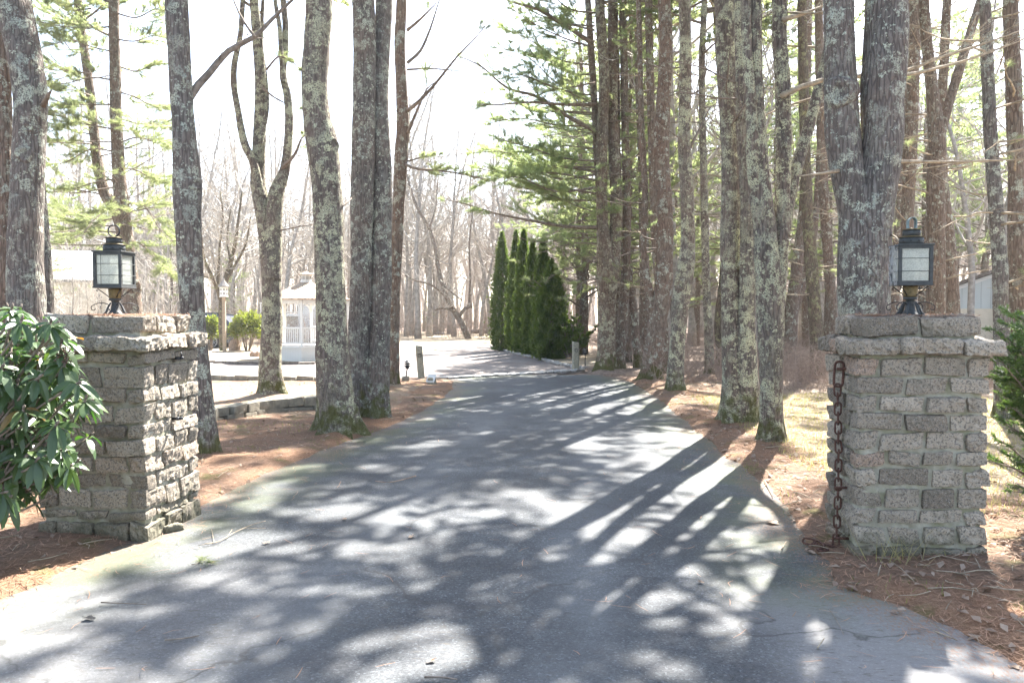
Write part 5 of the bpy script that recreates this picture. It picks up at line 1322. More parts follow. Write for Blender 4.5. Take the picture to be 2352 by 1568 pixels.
# ------------------------------------------------------------------ post lanterns
def lantern(label, loc, rz, ring=True, foil=False):
    e = empty('post_lantern', loc, label, 'lantern', 'post lanterns on the pillars', rz)
    b = MB()
    b.lathe([(0.098, 0), (0.098, 0.012), (0.055, 0.018), (0.034, 0.05), (0.026, 0.10), (0.030, 0.118), (0.046, 0.124), (0.046, 0.138)], 18)
    for k in range(6):
        a = k * math.pi / 3
        b.tube([(0.095 * math.cos(a), 0.095 * math.sin(a), 0.006), (0.072 * math.cos(a), 0.072 * math.sin(a), 0.035), (0.056 * math.cos(a), 0.056 * math.sin(a), 0.075), (0.036 * math.cos(a), 0.036 * math.sin(a), 0.104)], [0.010, 0.009, 0.008, 0.006], 6)
    b.build('pedestal', M['verdigris'], e)
    s = MB()
    for k in range(4):
        a = k * math.pi / 2 + math.pi / 4; ca, sa = math.cos(a), math.sin(a); pts = []
        for t in np.linspace(0, 1, 10): pts.append((ca * (0.04 + 0.115 * t), sa * (0.04 + 0.115 * t), 0.085 + 0.018 * math.sin(t * 3)))
        for t in np.linspace(0, 4.6, 12): rr = 0.026 * (1 - t / 7); pts.append((ca * (0.155 - 0.0 + rr * math.sin(t)), sa * (0.155 + rr * math.sin(t)), 0.060 + rr * math.cos(t)))
        s.tube(pts, 0.0035, 5)
        s.tube([(ca * 0.045, sa * 0.045, 0.150), (ca * 0.075, sa * 0.075, 0.175), (ca * 0.125, sa * 0.125, 0.212), (ca * 0.135, sa * 0.135, 0.200), (ca * 0.125, sa * 0.125, 0.192)], 0.004, 5)
    s.build('scroll', M['iron'], e)
    n = MB(); n.lathe([(0.043, 0.138), (0.045, 0.15), (0.050, 0.205), (0.050, 0.218)], 18); n.build('neck', M['brass'], e)
    z0, z1, w = 0.218, 0.505, 0.112
    f = MB()
    f.box((0, 0, z0 + 0.006), (2 * w + 0.008, 2 * w + 0.008, 0.012)); f.box((0, 0, z1 - 0.002), (2 * w + 0.014, 2 * w + 0.014, 0.012))
    for sx in (-1, 1):
        for sy in (-1, 1): f.box((sx * (w - 0.011), sy * (w - 0.011), (z0 + z1) / 2), (0.0225, 0.0225, z1 - z0 - 0.02))
    for k in range(4):
        a = k * math.pi / 2; c, s_ = math.cos(a), math.sin(a)
        for zz, hh in ((z0 + 0.022, 0.022), (z1 - 0.018, 0.022)):
            f.box((c * 0 - s_ * -(w - 0.006), s_ * 0 + c * -(w - 0.006), zz), ((2 * w - 0.044, 0.011, hh) if k % 2 == 0 else (0.011, 2 * w - 0.044, hh)))
    f.build('frame', M['verdigris'], e, smooth=False, bevel=0.0015)
    for k in range(4):
        a = k * math.pi / 2; g = MB(); bars = MB()
        def R_(x, y, z): return (x * math.cos(a) - y * math.sin(a), x * math.sin(a) + y * math.cos(a), z)
        xi = w - 0.023; yi = -(w - 0.014)
        vs = [R_(x, y, z) for y in (yi, yi + 0.003) for x, z in ((-xi, z0 + 0.014), (xi, z0 + 0.014), (xi, z1 - 0.012), (-xi, z1 - 0.012))]
        g.add(vs, [(0, 1, 2, 3), (7, 6, 5, 4), (0, 4, 5, 1), (1, 5, 6, 2), (2, 6, 7, 3), (3, 7, 4, 0)])
        g.build('pane', M['glass'], e, smooth=False)
        for zz in (z0 + 0.10, z0 + 0.19): bars.tube([R_(-w, -w - 0.002, zz), R_(w, -w - 0.002, zz)], 0.0022, 5)
        if ring and k == 0: bars.tube([R_(-w * 0.42, -w - 0.001, z0 + 0.01), R_(-w * 0.42, -w - 0.001, z1 - 0.01)], 0.0022, 5)
        bars.build('glazing_bar', M['verdigris'], e)
    v = MB()
    v.lathe([(0.082, z1 + 0.004), (0.079, z1 + 0.055)], 28); v.build('vent', M['verdigris'], e)
    h = MB()
    for k in range(9):
        a = k * 2 * math.pi / 9 + 0.2
        h.tube([(0.076 * math.cos(a), 0.076 * math.sin(a), z1 + 0.03), (0.0825 * math.cos(a), 0.0825 * math.sin(a), z1 + 0.03)], 0.0058, 8)
        h.tube([(0.052 * math.cos(a + .3), 0.052 * math.sin(a + .3), z1 + 0.09), (0.0605 * math.cos(a + .3), 0.0605 * math.sin(a + .3), z1 + 0.09)], 0.0036, 8)
    h.build('air_hole', M['black_metal'], e)
    r = MB(); r.lathe([(0.086, z1 + 0.055), (0.088, z1 + 0.058), (0.060, z1 + 0.066)], 28); r.lathe([(0.066, z1 + 0.108), (0.069, z1 + 0.111), (0.02, z1 + 0.122)], 28); r.build('rim', M['brass'], e)
    v2 = MB(); v2.lathe([(0.060, z1 + 0.066), (0.058, z1 + 0.108)], 28); v2.build('vent', M['verdigris'], e)
    fi = MB()
    if ring:
        fi.torus((0, 0, z1 + 0.122 + 0.045), 0.046, 0.0055, 'y', 28, 8); fi.build('ring_handle', M['iron'], e)
    else:
        pts = [(-0.028, 0, z1 + 0.118), (-0.031, 0, z1 + 0.15), (-0.028, 0, z1 + 0.18), (-0.008, 0, z1 + 0.198), (0.014, 0, z1 + 0.198), (0.030, 0, z1 + 0.18), (0.031, 0, z1 + 0.15), (0.028, 0, z1 + 0.118)]
        p2 = [(x, dy, z) for x, _, z in pts for dy in (-0.024, 0.024)]
        vs = []; fs = []
        for x, _, z in pts:
            k = 0.88; vs += [(x, -0.026, z), (x, 0.026, z), (x * k * 0.85, 0.026, z1 + 0.118 + (z - z1 - 0.118) * 0.93), (x * k * 0.85, -0.026, z1 + 0.118 + (z - z1 - 0.118) * 0.93)]
        for i in range(len(pts) - 1):
            for j in range(4): fs.append((i * 4 + j, i * 4 + (j + 1) % 4, i * 4 + 4 + (j + 1) % 4, i * 4 + 4 + j))
        fs += [(0, 1, 2, 3), tuple(len(vs) - 4 + j for j in (3, 2, 1, 0))]
        fi.add(vs, fs); fi.build('finial', M['patina'], e, bevel=0.002)
    bl = MB(); bl.lathe([(0.022, z0 + 0.012), (0.022, z0 + 0.075), (0.018, z0 + 0.08)], 14); bl.build('socket', M['cream'], e)
    bl = MB(); bl.lathe([(0.017, z0 + 0.08), (0.022, z0 + 0.095), (0.038, z0 + 0.125), (0.040, z0 + 0.145), (0.033, z0 + 0.165), (0.015, z0 + 0.18)], 18); bl.build('bulb', M['bulb'], e)
    if foil:
        st = MB(); vs = []; fs = []; frng = np.random.default_rng(3)
        for i in range(9):
            for j in range(13):
                vs.append((-(w + 0.006 + 0.007 * frng.uniform()), -0.10 + 0.2 * i / 8, z0 + 0.0 + (z1 - z0 - 0.0) * j / 12))
        for i in range(8):
            for j in range(12): fs.append((i * 13 + j, i * 13 + j + 1, i * 13 + 14 + j, i * 13 + 13 + j))
        st.add(vs, fs); st.build('plastic_wrap', M['wrap'], e)
    return e
M['patina'] = simple('patina', (0.16, 0.21, 0.21), 0.65, 0.35, var=0.4, scale=40, bmp=0.2)
def wrapmat():
    m, nt, b = mat('wrap'); b.inputs['Base Color'].default_value = (0.8, 0.82, 0.84, 1); b.inputs['Roughness'].default_value = 0.25
    tr = nt.nodes.new('ShaderNodeBsdfTransparent'); tl = nt.nodes.new('ShaderNodeBsdfTranslucent'); tl.inputs[0].default_value = (0.8, 0.82, 0.84, 1)
    a = nt.nodes.new('ShaderNodeMixShader'); a.inputs[0].default_value = 0.5; L(nt, tl.outputs[0], a.inputs[1]); L(nt, b.outputs[0], a.inputs[2])
    c = nt.nodes.new('ShaderNodeMixShader'); f = ramp(nt, noise_(nt, coords(nt), 22, 3), [(0.35, 0.15), (0.65, 0.6)]).outputs[0]; L(nt, f, c.inputs[0]); L(nt, tr.outputs[0], c.inputs[1]); L(nt, a.outputs[0], c.inputs[2])
    L(nt, c.outputs[0], nt.nodes['Material Output'].inputs[0]); return m
M['wrap'] = wrapmat()
lp_ = local_to_world(LC, math.radians(-6), (-0.42, 0.42, PTOP)); rp_ = local_to_world(RC, math.radians(-4), (0.40, 0.33, PTOP))
ll = P(265, 715, lp_[1]); rr_ = P(2090, 725, rp_[1])
lantern('square weathered lantern topped by a round ring, on the pillar by the rhododendron', (ll[0], lp_[1], PTOP), math.radians(-2), True)
lantern('square weathered lantern topped by a broad metal loop, a bulb showing inside, over the chain', (rr_[0], rp_[1], PTOP), math.radians(-10), False, True)

# ------------------------------------------------------------------ gate posts, path lamps, flood lamp
def gate_post(label, px, by, ty, w, lean=0.0):
    b = G(px, by); s = b[1] / F; h = (by - ty) * s
    e = empty('gate_post', b, label, 'post', 'granite posts with iron rings', 0.12)
    m = MB(); rng = np.random.default_rng(int(px)); stone(m, (-w / 2, -w / 2, -0.1), (w / 2, w / 2, h), rng, 0.5, r=0.012, rough=0.005, seed=px, res=0.045)
    m.v = [(x + lean * z, y, z) for x, y, z in m.v]
    m.build('shaft', M['post_stone'], e)
    r = MB(); z = h * 0.76; r.torus((lean * z, -w / 2 - 0.018, z - 0.035), 0.042, 0.007, 'y', 20, 6); r.tube([(lean * z, -w / 2 + 0.02, z + 0.01), (lean * z, -w / 2 - 0.03, z + 0.01)], 0.01, 6)
    r.build('ring', M['iron'], e)
gate_post('leaning granite post with an iron ring on the needle covered island', 968, 872, 793, 0.17, -0.07)
gate_post('upright granite post with an iron ring beside the arborvitae row', 1322, 851, 785, 0.185, 0.0)
def path_lamp(label, px, by, ty, lean=0.0, box=False):
    b = G(px, by); h = (by - ty) * b[1] / F
    e = empty('path_lamp', b, label, 'lamp', 'low path lamps'); m = MB()
    m.tube([(0, 0, -0.05), (lean * h * 0.5, 0, h * 0.5), (lean * h, 0, h - 0.2)], 0.014, 8); m.build('stake', M['iron'], e)
    c = lean * h; hd = MB(); z = h - 0.2
    hd.lathe([(0.03, z), (0.055, z + 0.02), (0.05, z + 0.03), (0.05, z + 0.05)], 14, (c, 0, 0))
    for k in range(3): hd.lathe([(0.052, z + 0.055 + k * 0.045), (0.088, z + 0.06 + k * 0.045), (0.084, z + 0.070 + k * 0.045), (0.045, z + 0.084 + k * 0.045)], 16, (c, 0, 0))
    hd.lathe([(0.045, z + 0.18), (0.03, z + 0.195), (0.012, z + 0.205)], 14, (c, 0, 0)); hd.build('louvre_head', M['black_metal'], e)
    gl = MB(); gl.lathe([(0.038, z + 0.05), (0.038, z + 0.185)], 12, (c, 0, 0)); gl.build('lens', M['bulb'], e)
    if box:
        bx = MB(); stone(bx, (-0.085, -0.07, -0.05), (0.085, 0.07, 0.17), np.random.default_rng(1), 0.5, r=0.012, rough=0.004, res=0.05); bx.build('base_block', M['block'], e)
path_lamp('tiered black path lamp leaning on a small block near the leaning granite post', 932, 880, 827, 0.07, True)
path_lamp('tiered black path lamp beside the upright granite post and the twin stemmed pine', 1344, 846, 799)
b = G(992, 886); e = empty('flood_lamp', b, 'boxy outdoor flood lamp with a tilted glass lid on the needles by the drive edge', 'lamp', None, -0.35)
m = MB(); m.box((0, 0, 0.09), (0.15, 0.20, 0.20), taper=0.92); m.build('housing', M['post_stone'], e, smooth=False, bevel=0.012)
m = MB(); m.add([(-0.10, -0.115, 0.10), (0.10, -0.115, 0.10), (0.10, 0.02, 0.27), (-0.10, 0.02, 0.27), (-0.10, -0.095, 0.085), (0.10, -0.095, 0.085), (0.10, 0.04, 0.255), (-0.10, 0.04, 0.255)], [(0, 1, 2, 3), (7, 6, 5, 4), (0, 4, 5, 1), (1, 5, 6, 2), (2, 6, 7, 3), (3, 7, 4, 0)]); m.build('lid', M['siding_white'], e, smooth=False, bevel=0.006)
m = MB(); m.add([(-0.055, -0.0905, 0.150), (0.055, -0.0905, 0.150), (0.055, -0.055, 0.194), (-0.055, -0.055, 0.194)], [(0, 1, 2, 3)]); m.v = [(x, y - 0.006, z + 0.004) for x, y, z in m.v]; m.build('lens', M['iron'], e, smooth=False)

# ------------------------------------------------------------------ block walls, cobbles, edging
def block_row(name, label, pts, courses, bl, bh, bd, seed, cat, m='block', tilt=0.02, gapv=0.012):
    rng = np.random.default_rng(seed); path = smooth_path([[*G(*q)] for q in pts], 0.02)[:, :3]
    seg = np.linalg.norm(np.diff(path, axis=0), axis=1); cum = np.concatenate([[0], np.cumsum(seg)]); tot = cum[-1]
    mb = MB()
    for c in range(courses):
        s = bl / 2 * (c % 2) + 0.02
        while s + bl < tot:
            w = bl * rng.uniform(0.85, 1.12); mid = s + w / 2; k = min(len(path) - 2, np.searchsorted(cum, mid) - 1)
            p = path[k]; d = norm(path[k + 1] - path[k]); a = math.atan2(d[1], d[0]) + rng.normal() * tilt
            sub = MB(); hh = bh * rng.uniform(0.9, 1.05)
            stone(sub, (-w / 2 + gapv / 2, -bd / 2, 0.0), (w / 2 - gapv / 2, bd / 2, hh), rng, rng.uniform(0.2, 0.8), r=0.008, rough=0.003, seed=s * 7 + c * 31, res=max(0.05, bh / 3))
            ca, sa = math.cos(a), math.sin(a); oz = c * bh - 0.02 + rng.normal() * 0.004; off = c * -0.02 + rng.normal() * 0.008
            vs = [(p[0] + x * ca - (y - off) * sa, p[1] + x * sa + (y - off) * ca, z + oz + 0.03) for x, y, z in sub.v]
            mb.add(vs, sub.f, 0, 0.5); s += w
    return tag(mb.build(name, M[m], None, smooth=False), label, cat)
block_row('retaining_wall', 'low curved two course wall of tan concrete blocks in front of the forked tree', [(470, 990), (492, 978), (540, 972), (600, 960), (660, 953), (730, 948), (830, 944)], 2, 0.30, 0.135, 0.22, 4, 'wall', tilt=0.03, gapv=0.02)
block_row('edging_wall', 'single row of weathered edging blocks along the near side of the sunny gravel', [(380, 873), (490, 876), (560, 878), (640, 879), (740, 880), (830, 880), (900, 879)], 1, 0.40, 0.16, 0.22, 5, 'edging', tilt=0.03)
block_row('cobble_strip', 'strip of pale cobbles set across the mouth of the drive', [(985, 872), (1050, 868), (1120, 864), (1200, 860), (1280, 855), (1345, 850)], 1, 0.23, 0.045, 0.30, 6, 'edging', 'cobble', tilt=0.10)
block_row('cobble_edging', 'curving line of pale cobbles edging the lane under the arborvitae', [(1345, 848), (1290, 838), (1225, 822), (1180, 812), (1150, 803), (1128, 797)], 1, 0.22, 0.07, 0.14, 7, 'edging', 'cobble', tilt=0.10)
block_row('bed_edging', 'thin stone edging around the garden bed before the gazebo', [(300, 832), (480, 834), (560, 836), (640, 837), (740, 836), (800, 832)], 1, 0.5, 0.07, 0.14, 8, 'edging', 'log', tilt=0.06)
def rock(label, px, by, size, m, seed, cat='rock', rz=0.0, name='rock'):
    mb = MB(); rng = np.random.default_rng(seed); b = G(px, by); b[2] = max(0.0, float(ground_z(np.array([b[0]]), np.array([b[1]]))[0][0]))
    stone(mb, (-size[0] / 2, -size[1] / 2, -size[2] * 0.3), (size[0] / 2, size[1] / 2, size[2]), rng, 0.6, r=min(size) * 0.4, rough=min(size) * 0.16, seed=seed, res=max(size) / 9)
    o = mb.build(name, M[m], None, use_tint=True); o.location = b; o.rotation_euler = (0, 0, rz); return tag(o, label, cat)
rock('small broken stone wedged under the drive face of the near pillar', 395, 1218, (0.16, 0.10, 0.05), 'granite', 5, rz=0.8)
rock('small tan boulder in the garden bed left of the forked tree', 586, 822, (0.35, 0.25, 0.2), 'stump', 6)
rock('flat grey ledge stone lying on the far lawn', 1003, 771, (1.1, 0.5, 0.16), 'log', 7)
b = G(1108, 768); lg = MB(); lg.tube([(b[0] - 0.9, b[1], 0.20), (b[0], b[1] + 0.02, 0.22), (b[0] + 1.4, b[1], 0.20)], [0.17, 0.19, 0.18], 12); tag(lg.build('fallen_log', M['log'], None), 'thick dark log lying at the lawn end of the arborvitae row', 'log')

# ------------------------------------------------------------------ gazebo
e = empty('gazebo', (GAZ[0], 27.0 + 1.2, 0), 'small white octagonal gazebo with a shingled roof and louvred cupola', 'gazebo', None, 0)
R_ = 1.32; a0 = math.radians(-90 + 7); zf, zr, ze = 0.52, 1.18, 2.12
cor = [(R_ * math.cos(a0 + k * math.pi / 4), R_ * math.sin(a0 + k * math.pi / 4)) for k in range(8)]
m = MB(); m.lathe([(R_ + 0.02, -0.05), (R_ + 0.02, zf - 0.05)], 8, rot=a0); m.build('skirt', M['skirt_white'], e, smooth=False)
m = MB(); m.lathe([(R_ + 0.08, zf - 0.048), (R_ + 0.08, zf)], 8, rot=a0); m.build('floor', M['white_paint'], e, smooth=False)
for k in range(8):
    x, y = cor[k]; m = MB(); m.box((x * 0.97, y * 0.97, (zf + ze) / 2), (0.085, 0.085, ze - zf - 0.004), rz=a0 + k * math.pi / 4); m.build('post', M['white_paint'], e, smooth=False)
    x2, y2 = cor[(k + 1) % 8]; A, B = np.array([x, y]) * 0.97, np.array([x2, y2]) * 0.97; dv = B - A; ln = np.linalg.norm(dv); dv /= ln; rz = math.atan2(dv[1], dv[0]); mid = (A + B) / 2
    if k != 4:
        m = MB()
        m.box((*mid, zr - 0.03), (ln - 0.09, 0.06, 0.06), rz=rz); m.box((*mid, zf + 0.10), (ln - 0.09, 0.05, 0.05), rz=rz)
        nb = 12
        for i in range(nb):
            q = A + dv * ln * (i + 1) / (nb + 1); m.box((*q, (zf + zr) / 2 + 0.03), (0.032, 0.026, zr - zf - 0.19), rz=rz)
        m.build('railing', M['white_paint'], e, smooth=False)
    m = MB(); m.box((*mid, ze - 0.06), (ln - 0.09, 0.07, 0.12), rz=rz)
    for s_, o_ in ((1, A), (-1, B)):
        arc = []
        for t in np.linspace(0, math.pi / 2, 7):
            arc.append((0.05 + 0.30 * (1 - math.cos(t)), ze - 0.42 + 0.30 * math.sin(t)))
        vs = []; n_ = np.array([-dv[1], dv[0]]) * 0.018
        for (u, z) in arc:
            q = o_ + dv * s_ * u
            for w_ in (-1, 1):
                vs += [(q[0] + n_[0] * w_, q[1] + n_[1] * w_, z), (q[0] + n_[0] * w_ - 0, q[1] + n_[1] * w_, z + 0.075)]
        fs = []
        for i in range(6):
            a_ = i * 4; c_ = a_ + 4
            fs += [(a_, a_ + 1, c_ + 1, c_), (a_ + 2, c_ + 2, c_ + 3, a_ + 3), (a_, c_, c_ + 2, a_ + 2), (a_ + 1, a_ + 3, c_ + 3, c_ + 1)]
        m.add(vs, fs)
    m.build('fretwork', M['white_paint'], e, smooth=False)
m = MB(); m.lathe([(R_ + 0.20, ze + 0.0), (R_ + 0.22, ze + 0.03), (0.85, ze + 0.33), (0.24, ze + 0.62)], 8, rot=a0); ro = m.build('roof', M['shingle'], e, smooth=False)
m = MB(); m.lathe([(0.20, ze + 0.60), (0.20, ze + 0.70), (0.18, ze + 0.71), (0.18, ze + 0.86), (0.21, ze + 0.865), (0.21, ze + 0.89)], 8, rot=a0); cu = m.build('cupola', M['white_paint'], e, smooth=False)
m = MB()
for k in range(8):
    a = a0 + (k + 0.5) * math.pi / 4; r = 0.18 * math.cos(math.pi / 8)
    for i in range(4): m.box(((r + 0.004) * math.cos(a), (r + 0.004) * math.sin(a), ze + 0.735 + i * 0.033), (0.012, 0.10, 0.014), rz=a)
m.build('louvre', M['log'], cu, smooth=False)
m = MB(); m.lathe([(0.27, ze + 0.892), (0.27, ze + 0.91), (0.14, ze + 0.97), (0.02, ze + 1.03)], 8, rot=a0); m.build('roof', M['shingle'], cu, smooth=False)

# white house with a raised deck behind the gazebo
b = P(690, 760, 41.0); z0 = 0.0
e = empty('white_house', (b[0], 41.0, 0), 'low white annex with a raised railed deck and stairs, seen through the gazebo', 'house')
m = MB(); m.box((0.95, 1.6, 1.15), (2.3, 2.6, 2.3)); m.build('wall', M['siding_white'], e, smooth=False)
m = MB(); m.box((0.95, 1.6, 2.36), (2.5, 2.8, 0.10)); m.build('roof', M['roof_pale'], e, smooth=False)
m = MB(); m.box((-1.2, 1.4, 1.53), (2.0, 2.2, 0.14)); m.build('deck', M['white_paint'], e, smooth=False)
m = MB(); m.box((-1.2, 0.32, 2.16), (2.0, 0.07, 0.07)); m.box((-1.2, 0.32, 1.68), (2.0, 0.05, 0.05))
for i in range(17): m.box((-2.15 + i * 0.118, 0.32, 1.9), (0.04, 0.03, 0.42))
m.build('railing', M['white_paint'], e, smooth=False)
m = MB()
for i in range(7): m.box((-1.1 + i * 0.22, 0.0, 1.42 - i * 0.2), (0.30, 0.5, 0.05))
m.build('stairs', M['white_paint'], e, smooth=False)
m = MB(); m.box((-1.2, 1.6, 0.72), (1.9, 1.8, 1.44)); m.build('skirt', M['siding_white'], e, smooth=False)

# white house at the edge, mostly behind the pillar lantern
HD = 38.5; xr = P(252, 700, HD)[0]; xl = P(-90, 700, HD)[0]; ze_, zr_ = P(0, 648, HD)[2], P(0, 577, HD)[2]
e = empty('white_house', (xr, HD, 0), 'long pale house with a broad sunlit roof behind the pillar lantern', 'house', None, 0.47); w = xr - xl
m = MB(); m.box((-w / 2, 2.5, ze_ / 2), (w, 5, ze_)); m.build('wall', M['siding_beige'], e, smooth=False)
m = MB(); m.add([(-w - 0.3, -0.45, ze_ - 0.05), (0.3, -0.45, ze_ - 0.05), (0.3, 2.5, zr_), (-w - 0.3, 2.5, zr_), (-w - 0.3, 5.45, ze_ - 0.05), (0.3, 5.45, ze_ - 0.05), (-w - 0.3, -0.45, ze_ + 0.08), (0.3, -0.45, ze_ + 0.08), (0.3, 2.5, zr_ + 0.14), (-w - 0.3, 2.5, zr_ + 0.14), (-w - 0.3, 5.45, ze_ + 0.08), (0.3, 5.45, ze_ + 0.08)],
    [(0, 1, 2, 3), (3, 2, 5, 4), (6, 9, 8, 7), (9, 10, 11, 8), (0, 6, 7, 1), (4, 5, 11, 10), (1, 7, 8, 2), (2, 8, 11, 5), (0, 3, 9, 6), (3, 4, 10, 9)]); m.build('roof', M['roof_pale'], e, smooth=False)
m = MB(); m.box((-0.5, -0.03, 1.55), (0.35, 0.05, 2.1)); m.build('shutter', M['shutter'], e, smooth=False)
m = MB(); m.box((-0.06, -0.03, ze_ / 2 - 0.06), (0.16, 0.06, ze_ - 0.14)); m.build('corner_board', M['white_paint'], e, smooth=False)
m = MB(); m.box((-3.6, -0.02, 1.65), (1.2, 0.05, 1.4)); wn = m.build('window', M['white_paint'], e, smooth=False)
m = MB(); m.box((-3.6, -0.05, 1.65), (1.06, 0.03, 1.26)); m.build('pane', M['window'], wn, smooth=False)

# grey shed with its gable to the drive
SD = 29.0; xl = P(2166, 700, SD)[0]; zl = P(2166, 668, SD)[2]; slope = (668 - 596) / (2352 - 2166); hw = 6.2; zp = zl + hw * slope
e = empty('shed', (xl, SD, 0), 'grey blue board and batten outbuilding with a cream lower panel, gable toward the drive', 'shed', None, -0.46)
m = MB(); prof = [(0, 0), (2 * hw, 0), (2 * hw, zl), (hw, zp), (0, zl)]
m.add([(x, 0, z) for x, z in prof] + [(x, 7, z) for x, z in prof], [(0, 1, 2, 3, 4), (9, 8, 7, 6, 5)] + [(i, i + 5, (i + 1) % 5 + 5, (i + 1) % 5) for i in range(5)]); m.build('wall', M['siding_grey'], e, smooth=False)
m = MB(); o_ = 0.35
for sgn in (-1, 1):
    x0_, x1_ = (hw - sgn * (hw + o_), hw); z0_ = zl - o_ * slope
    vs = [(x0_, -o_, z0_), (x1_, -o_, zp), (x1_, 7 + o_, zp), (x0_, 7 + o_, z0_)]; vs = [(x, y, z + 0.02) for x, y, z in vs] + [(x, y, z + 0.14) for x, y, z in vs]
    m.add(vs, [(0, 1, 2, 3), (7, 6, 5, 4), (0, 4, 5, 1), (1, 5, 6, 2), (2, 6, 7, 3), (3, 7, 4, 0)])
m.build('roof', M['log'], e, smooth=False)
m = MB()
for sgn in (-1, 1):
    x0_ = hw - sgn * hw; L2 = [(x0_ + sgn * 0.02, -0.03, zl - 0.14), (hw - sgn * 0.003, -0.03, zp - 0.14), (hw - sgn * 0.003, -0.03, zp - 0.004), (x0_ + sgn * 0.02, -0.03, zl - 0.004)]
    L2 += [(x, -0.004, z) for x, y, z in L2]; m.add(L2, [(0, 1, 2, 3), (7, 6, 5, 4), (0, 4, 5, 1), (1, 5, 6, 2), (2, 6, 7, 3), (3, 7, 4, 0)])
m.build('bargeboard', M['siding_white'], e, smooth=False)
xa, xb = P(2202, 720, SD)[0] - xl, P(2292, 720, SD)[0] - xl; zt = P(2200, 709, SD)[2]
m = MB(); m.box(((xa + xb) / 2 + 0.1, -0.02, zt / 2), (xb - xa + 0.6, 0.05, zt)); m.build('door', M['cream'], e, smooth=False)

# dark car parked behind the small bush, nose hidden
CD = 36.5; cxr = P(505, 795, CD)[0]
e = empty('parked_car', (cxr - 1.35, CD, 0), 'dark blue estate car parked behind the birdhouse, alloy wheel showing', 'car')
prof = [(-2.3, 0.35), (-2.35, 0.62), (-2.2, 0.86), (-1.25, 1.0), (-0.55, 1.48), (0.2, 1.60), (1.4, 1.58), (1.75, 1.5), (2.2, 1.12), (2.35, 1.02), (2.38, 0.6), (2.28, 0.35)]
m = MB(); k = len(prof); vs = []
for y, s_ in ((-0.92, 0.0), (-0.80, 0.0), (0.80, 0.0), (0.92, 0.0)):
    for x, z in prof:
        t = max(0, (z - 0.95)) * 0.28; yy = y * (1 - t) if abs(y) > 0.9 else y * (1 - t)
        vs.append((x * (1.0 if abs(y) < 0.9 else 0.985), yy, z))
fs = [tuple(range(k)), tuple(range(3 * k, 4 * k))[::-1]]
for r in range(3):
    for i in range(k): fs.append((r * k + i, r * k + (i + 1) % k, (r + 1) * k + (i + 1) % k, (r + 1) * k + i))
m.add(vs, fs); body = m.build('body', M['car_paint'], e, smooth=False, bevel=0.05)
for sgn in (-1, 1):
    for (x0_, x1_, x2_, x3_) in ((-0.98, 0.22, 0.22, -0.42), (0.32, 1.15, 1.15, 0.32), (1.24, 1.92, 1.6, 1.24)):
        def yy(z): return sgn * (0.92 * (1 - max(0, z - 0.95) * 0.28) + 0.012)
        m = MB(); v1 = [(x0_, yy(1.04), 1.04), (x1_, yy(1.04), 1.04), (x2_, yy(1.46), 1.46), (x3_, yy(1.46), 1.46)]; v2 = [(x, y - sgn * 0.02, z) for x, y, z in v1]
        m.add(v1 + v2, [(0, 1, 2, 3), (7, 6, 5, 4), (0, 4, 5, 1), (1, 5, 6, 2), (2, 6, 7, 3), (3, 7, 4, 0)]); m.build('window', M['car_glass'], e, smooth=False)
for x in (-1.45, 1.35):
    for sgn in (-1, 1):
        wm = empty('wheel', (0, 0, 0), None, None); wm.parent = e
        wm.location = (x, sgn * 0.84, 0.345)
        t_ = MB(); t_.lathe([(0.22, -0.10), (0.33, -0.11), (0.345, -0.07), (0.345, 0.07), (0.33, 0.11), (0.22, 0.10)], 28); t_.v = [(a_, c_ * 1.0, b_) for a_, b_, c_ in t_.v]; t_.build('tyre', M['tyre'], wm)
        r_ = MB(); yo = sgn * 0.11
        for q in range(10):
            a_ = q * math.pi / 5; r_.tube([(0.03 * math.cos(a_), yo, 0.03 * math.sin(a_)), (0.21 * math.cos(a_ + 0.12), yo * 0.9, 0.21 * math.sin(a_ + 0.12))], [0.022, 0.016], 6)
        r_.torus((0, yo * 0.9, 0), 0.22, 0.018, 'y', 28, 6); r_.lathe([(0.05, -0.02), (0.05, 0.02)], 12); r_.build('rim', M['rim'], wm)
m = MB()
for sgn in (-1, 1): m.tube([(-0.3, sgn * 0.66, 1.60), (-0.2, sgn * 0.66, 1.66), (1.4, sgn * 0.66, 1.64), (1.5, sgn * 0.66, 1.57)], 0.02, 6)
m.build('roof_rail', M['iron'], e)
m = MB(); m.box((2.36, -0.62, 0.92), (0.06, 0.5, 0.16)); m.build('tail_lamp', M['rust'], e, smooth=False, bevel=0.02)

# birdhouse, stump
b = G(516, 812); s = b[1] / F
e = empty('birdhouse', b, 'white multi holed birdhouse with a grey pointed roof on a tall wooden post', 'birdhouse')
zb = (812 - 682) * s
m = MB(); m.box((0, 0, zb / 2), (0.12, 0.12, zb)); m.build('post', M['wood_post'], e, smooth=False)
m = MB(); m.lathe([(0.20, zb + 0.002), (0.20, zb + 0.03), (0.17, zb + 0.035), (0.17, zb + 0.42)], 8); m.build('box', M['white_paint'], e, smooth=False)
m = MB(); m.lathe([(0.24, zb + 0.40), (0.24, zb + 0.43), (0.05, zb + 0.66), (0.03, zb + 0.74), (0.005, zb + 0.80)], 8); m.build('roof', M['bark_far'], e, smooth=False)
m = MB()
for kx in range(8):
    a_ = (kx + 0.5) * math.pi / 4
    for zz in (0.14, 0.30): m.tube([(0.15 * math.cos(a_), 0.15 * math.sin(a_), zb + zz), (0.160 * math.cos(a_), 0.160 * math.sin(a_), zb + zz)], 0.032, 8)
m.build('entrance_hole', M['black_metal'], e)
b = G(538, 809); m = MB(); vs = []; fs = []
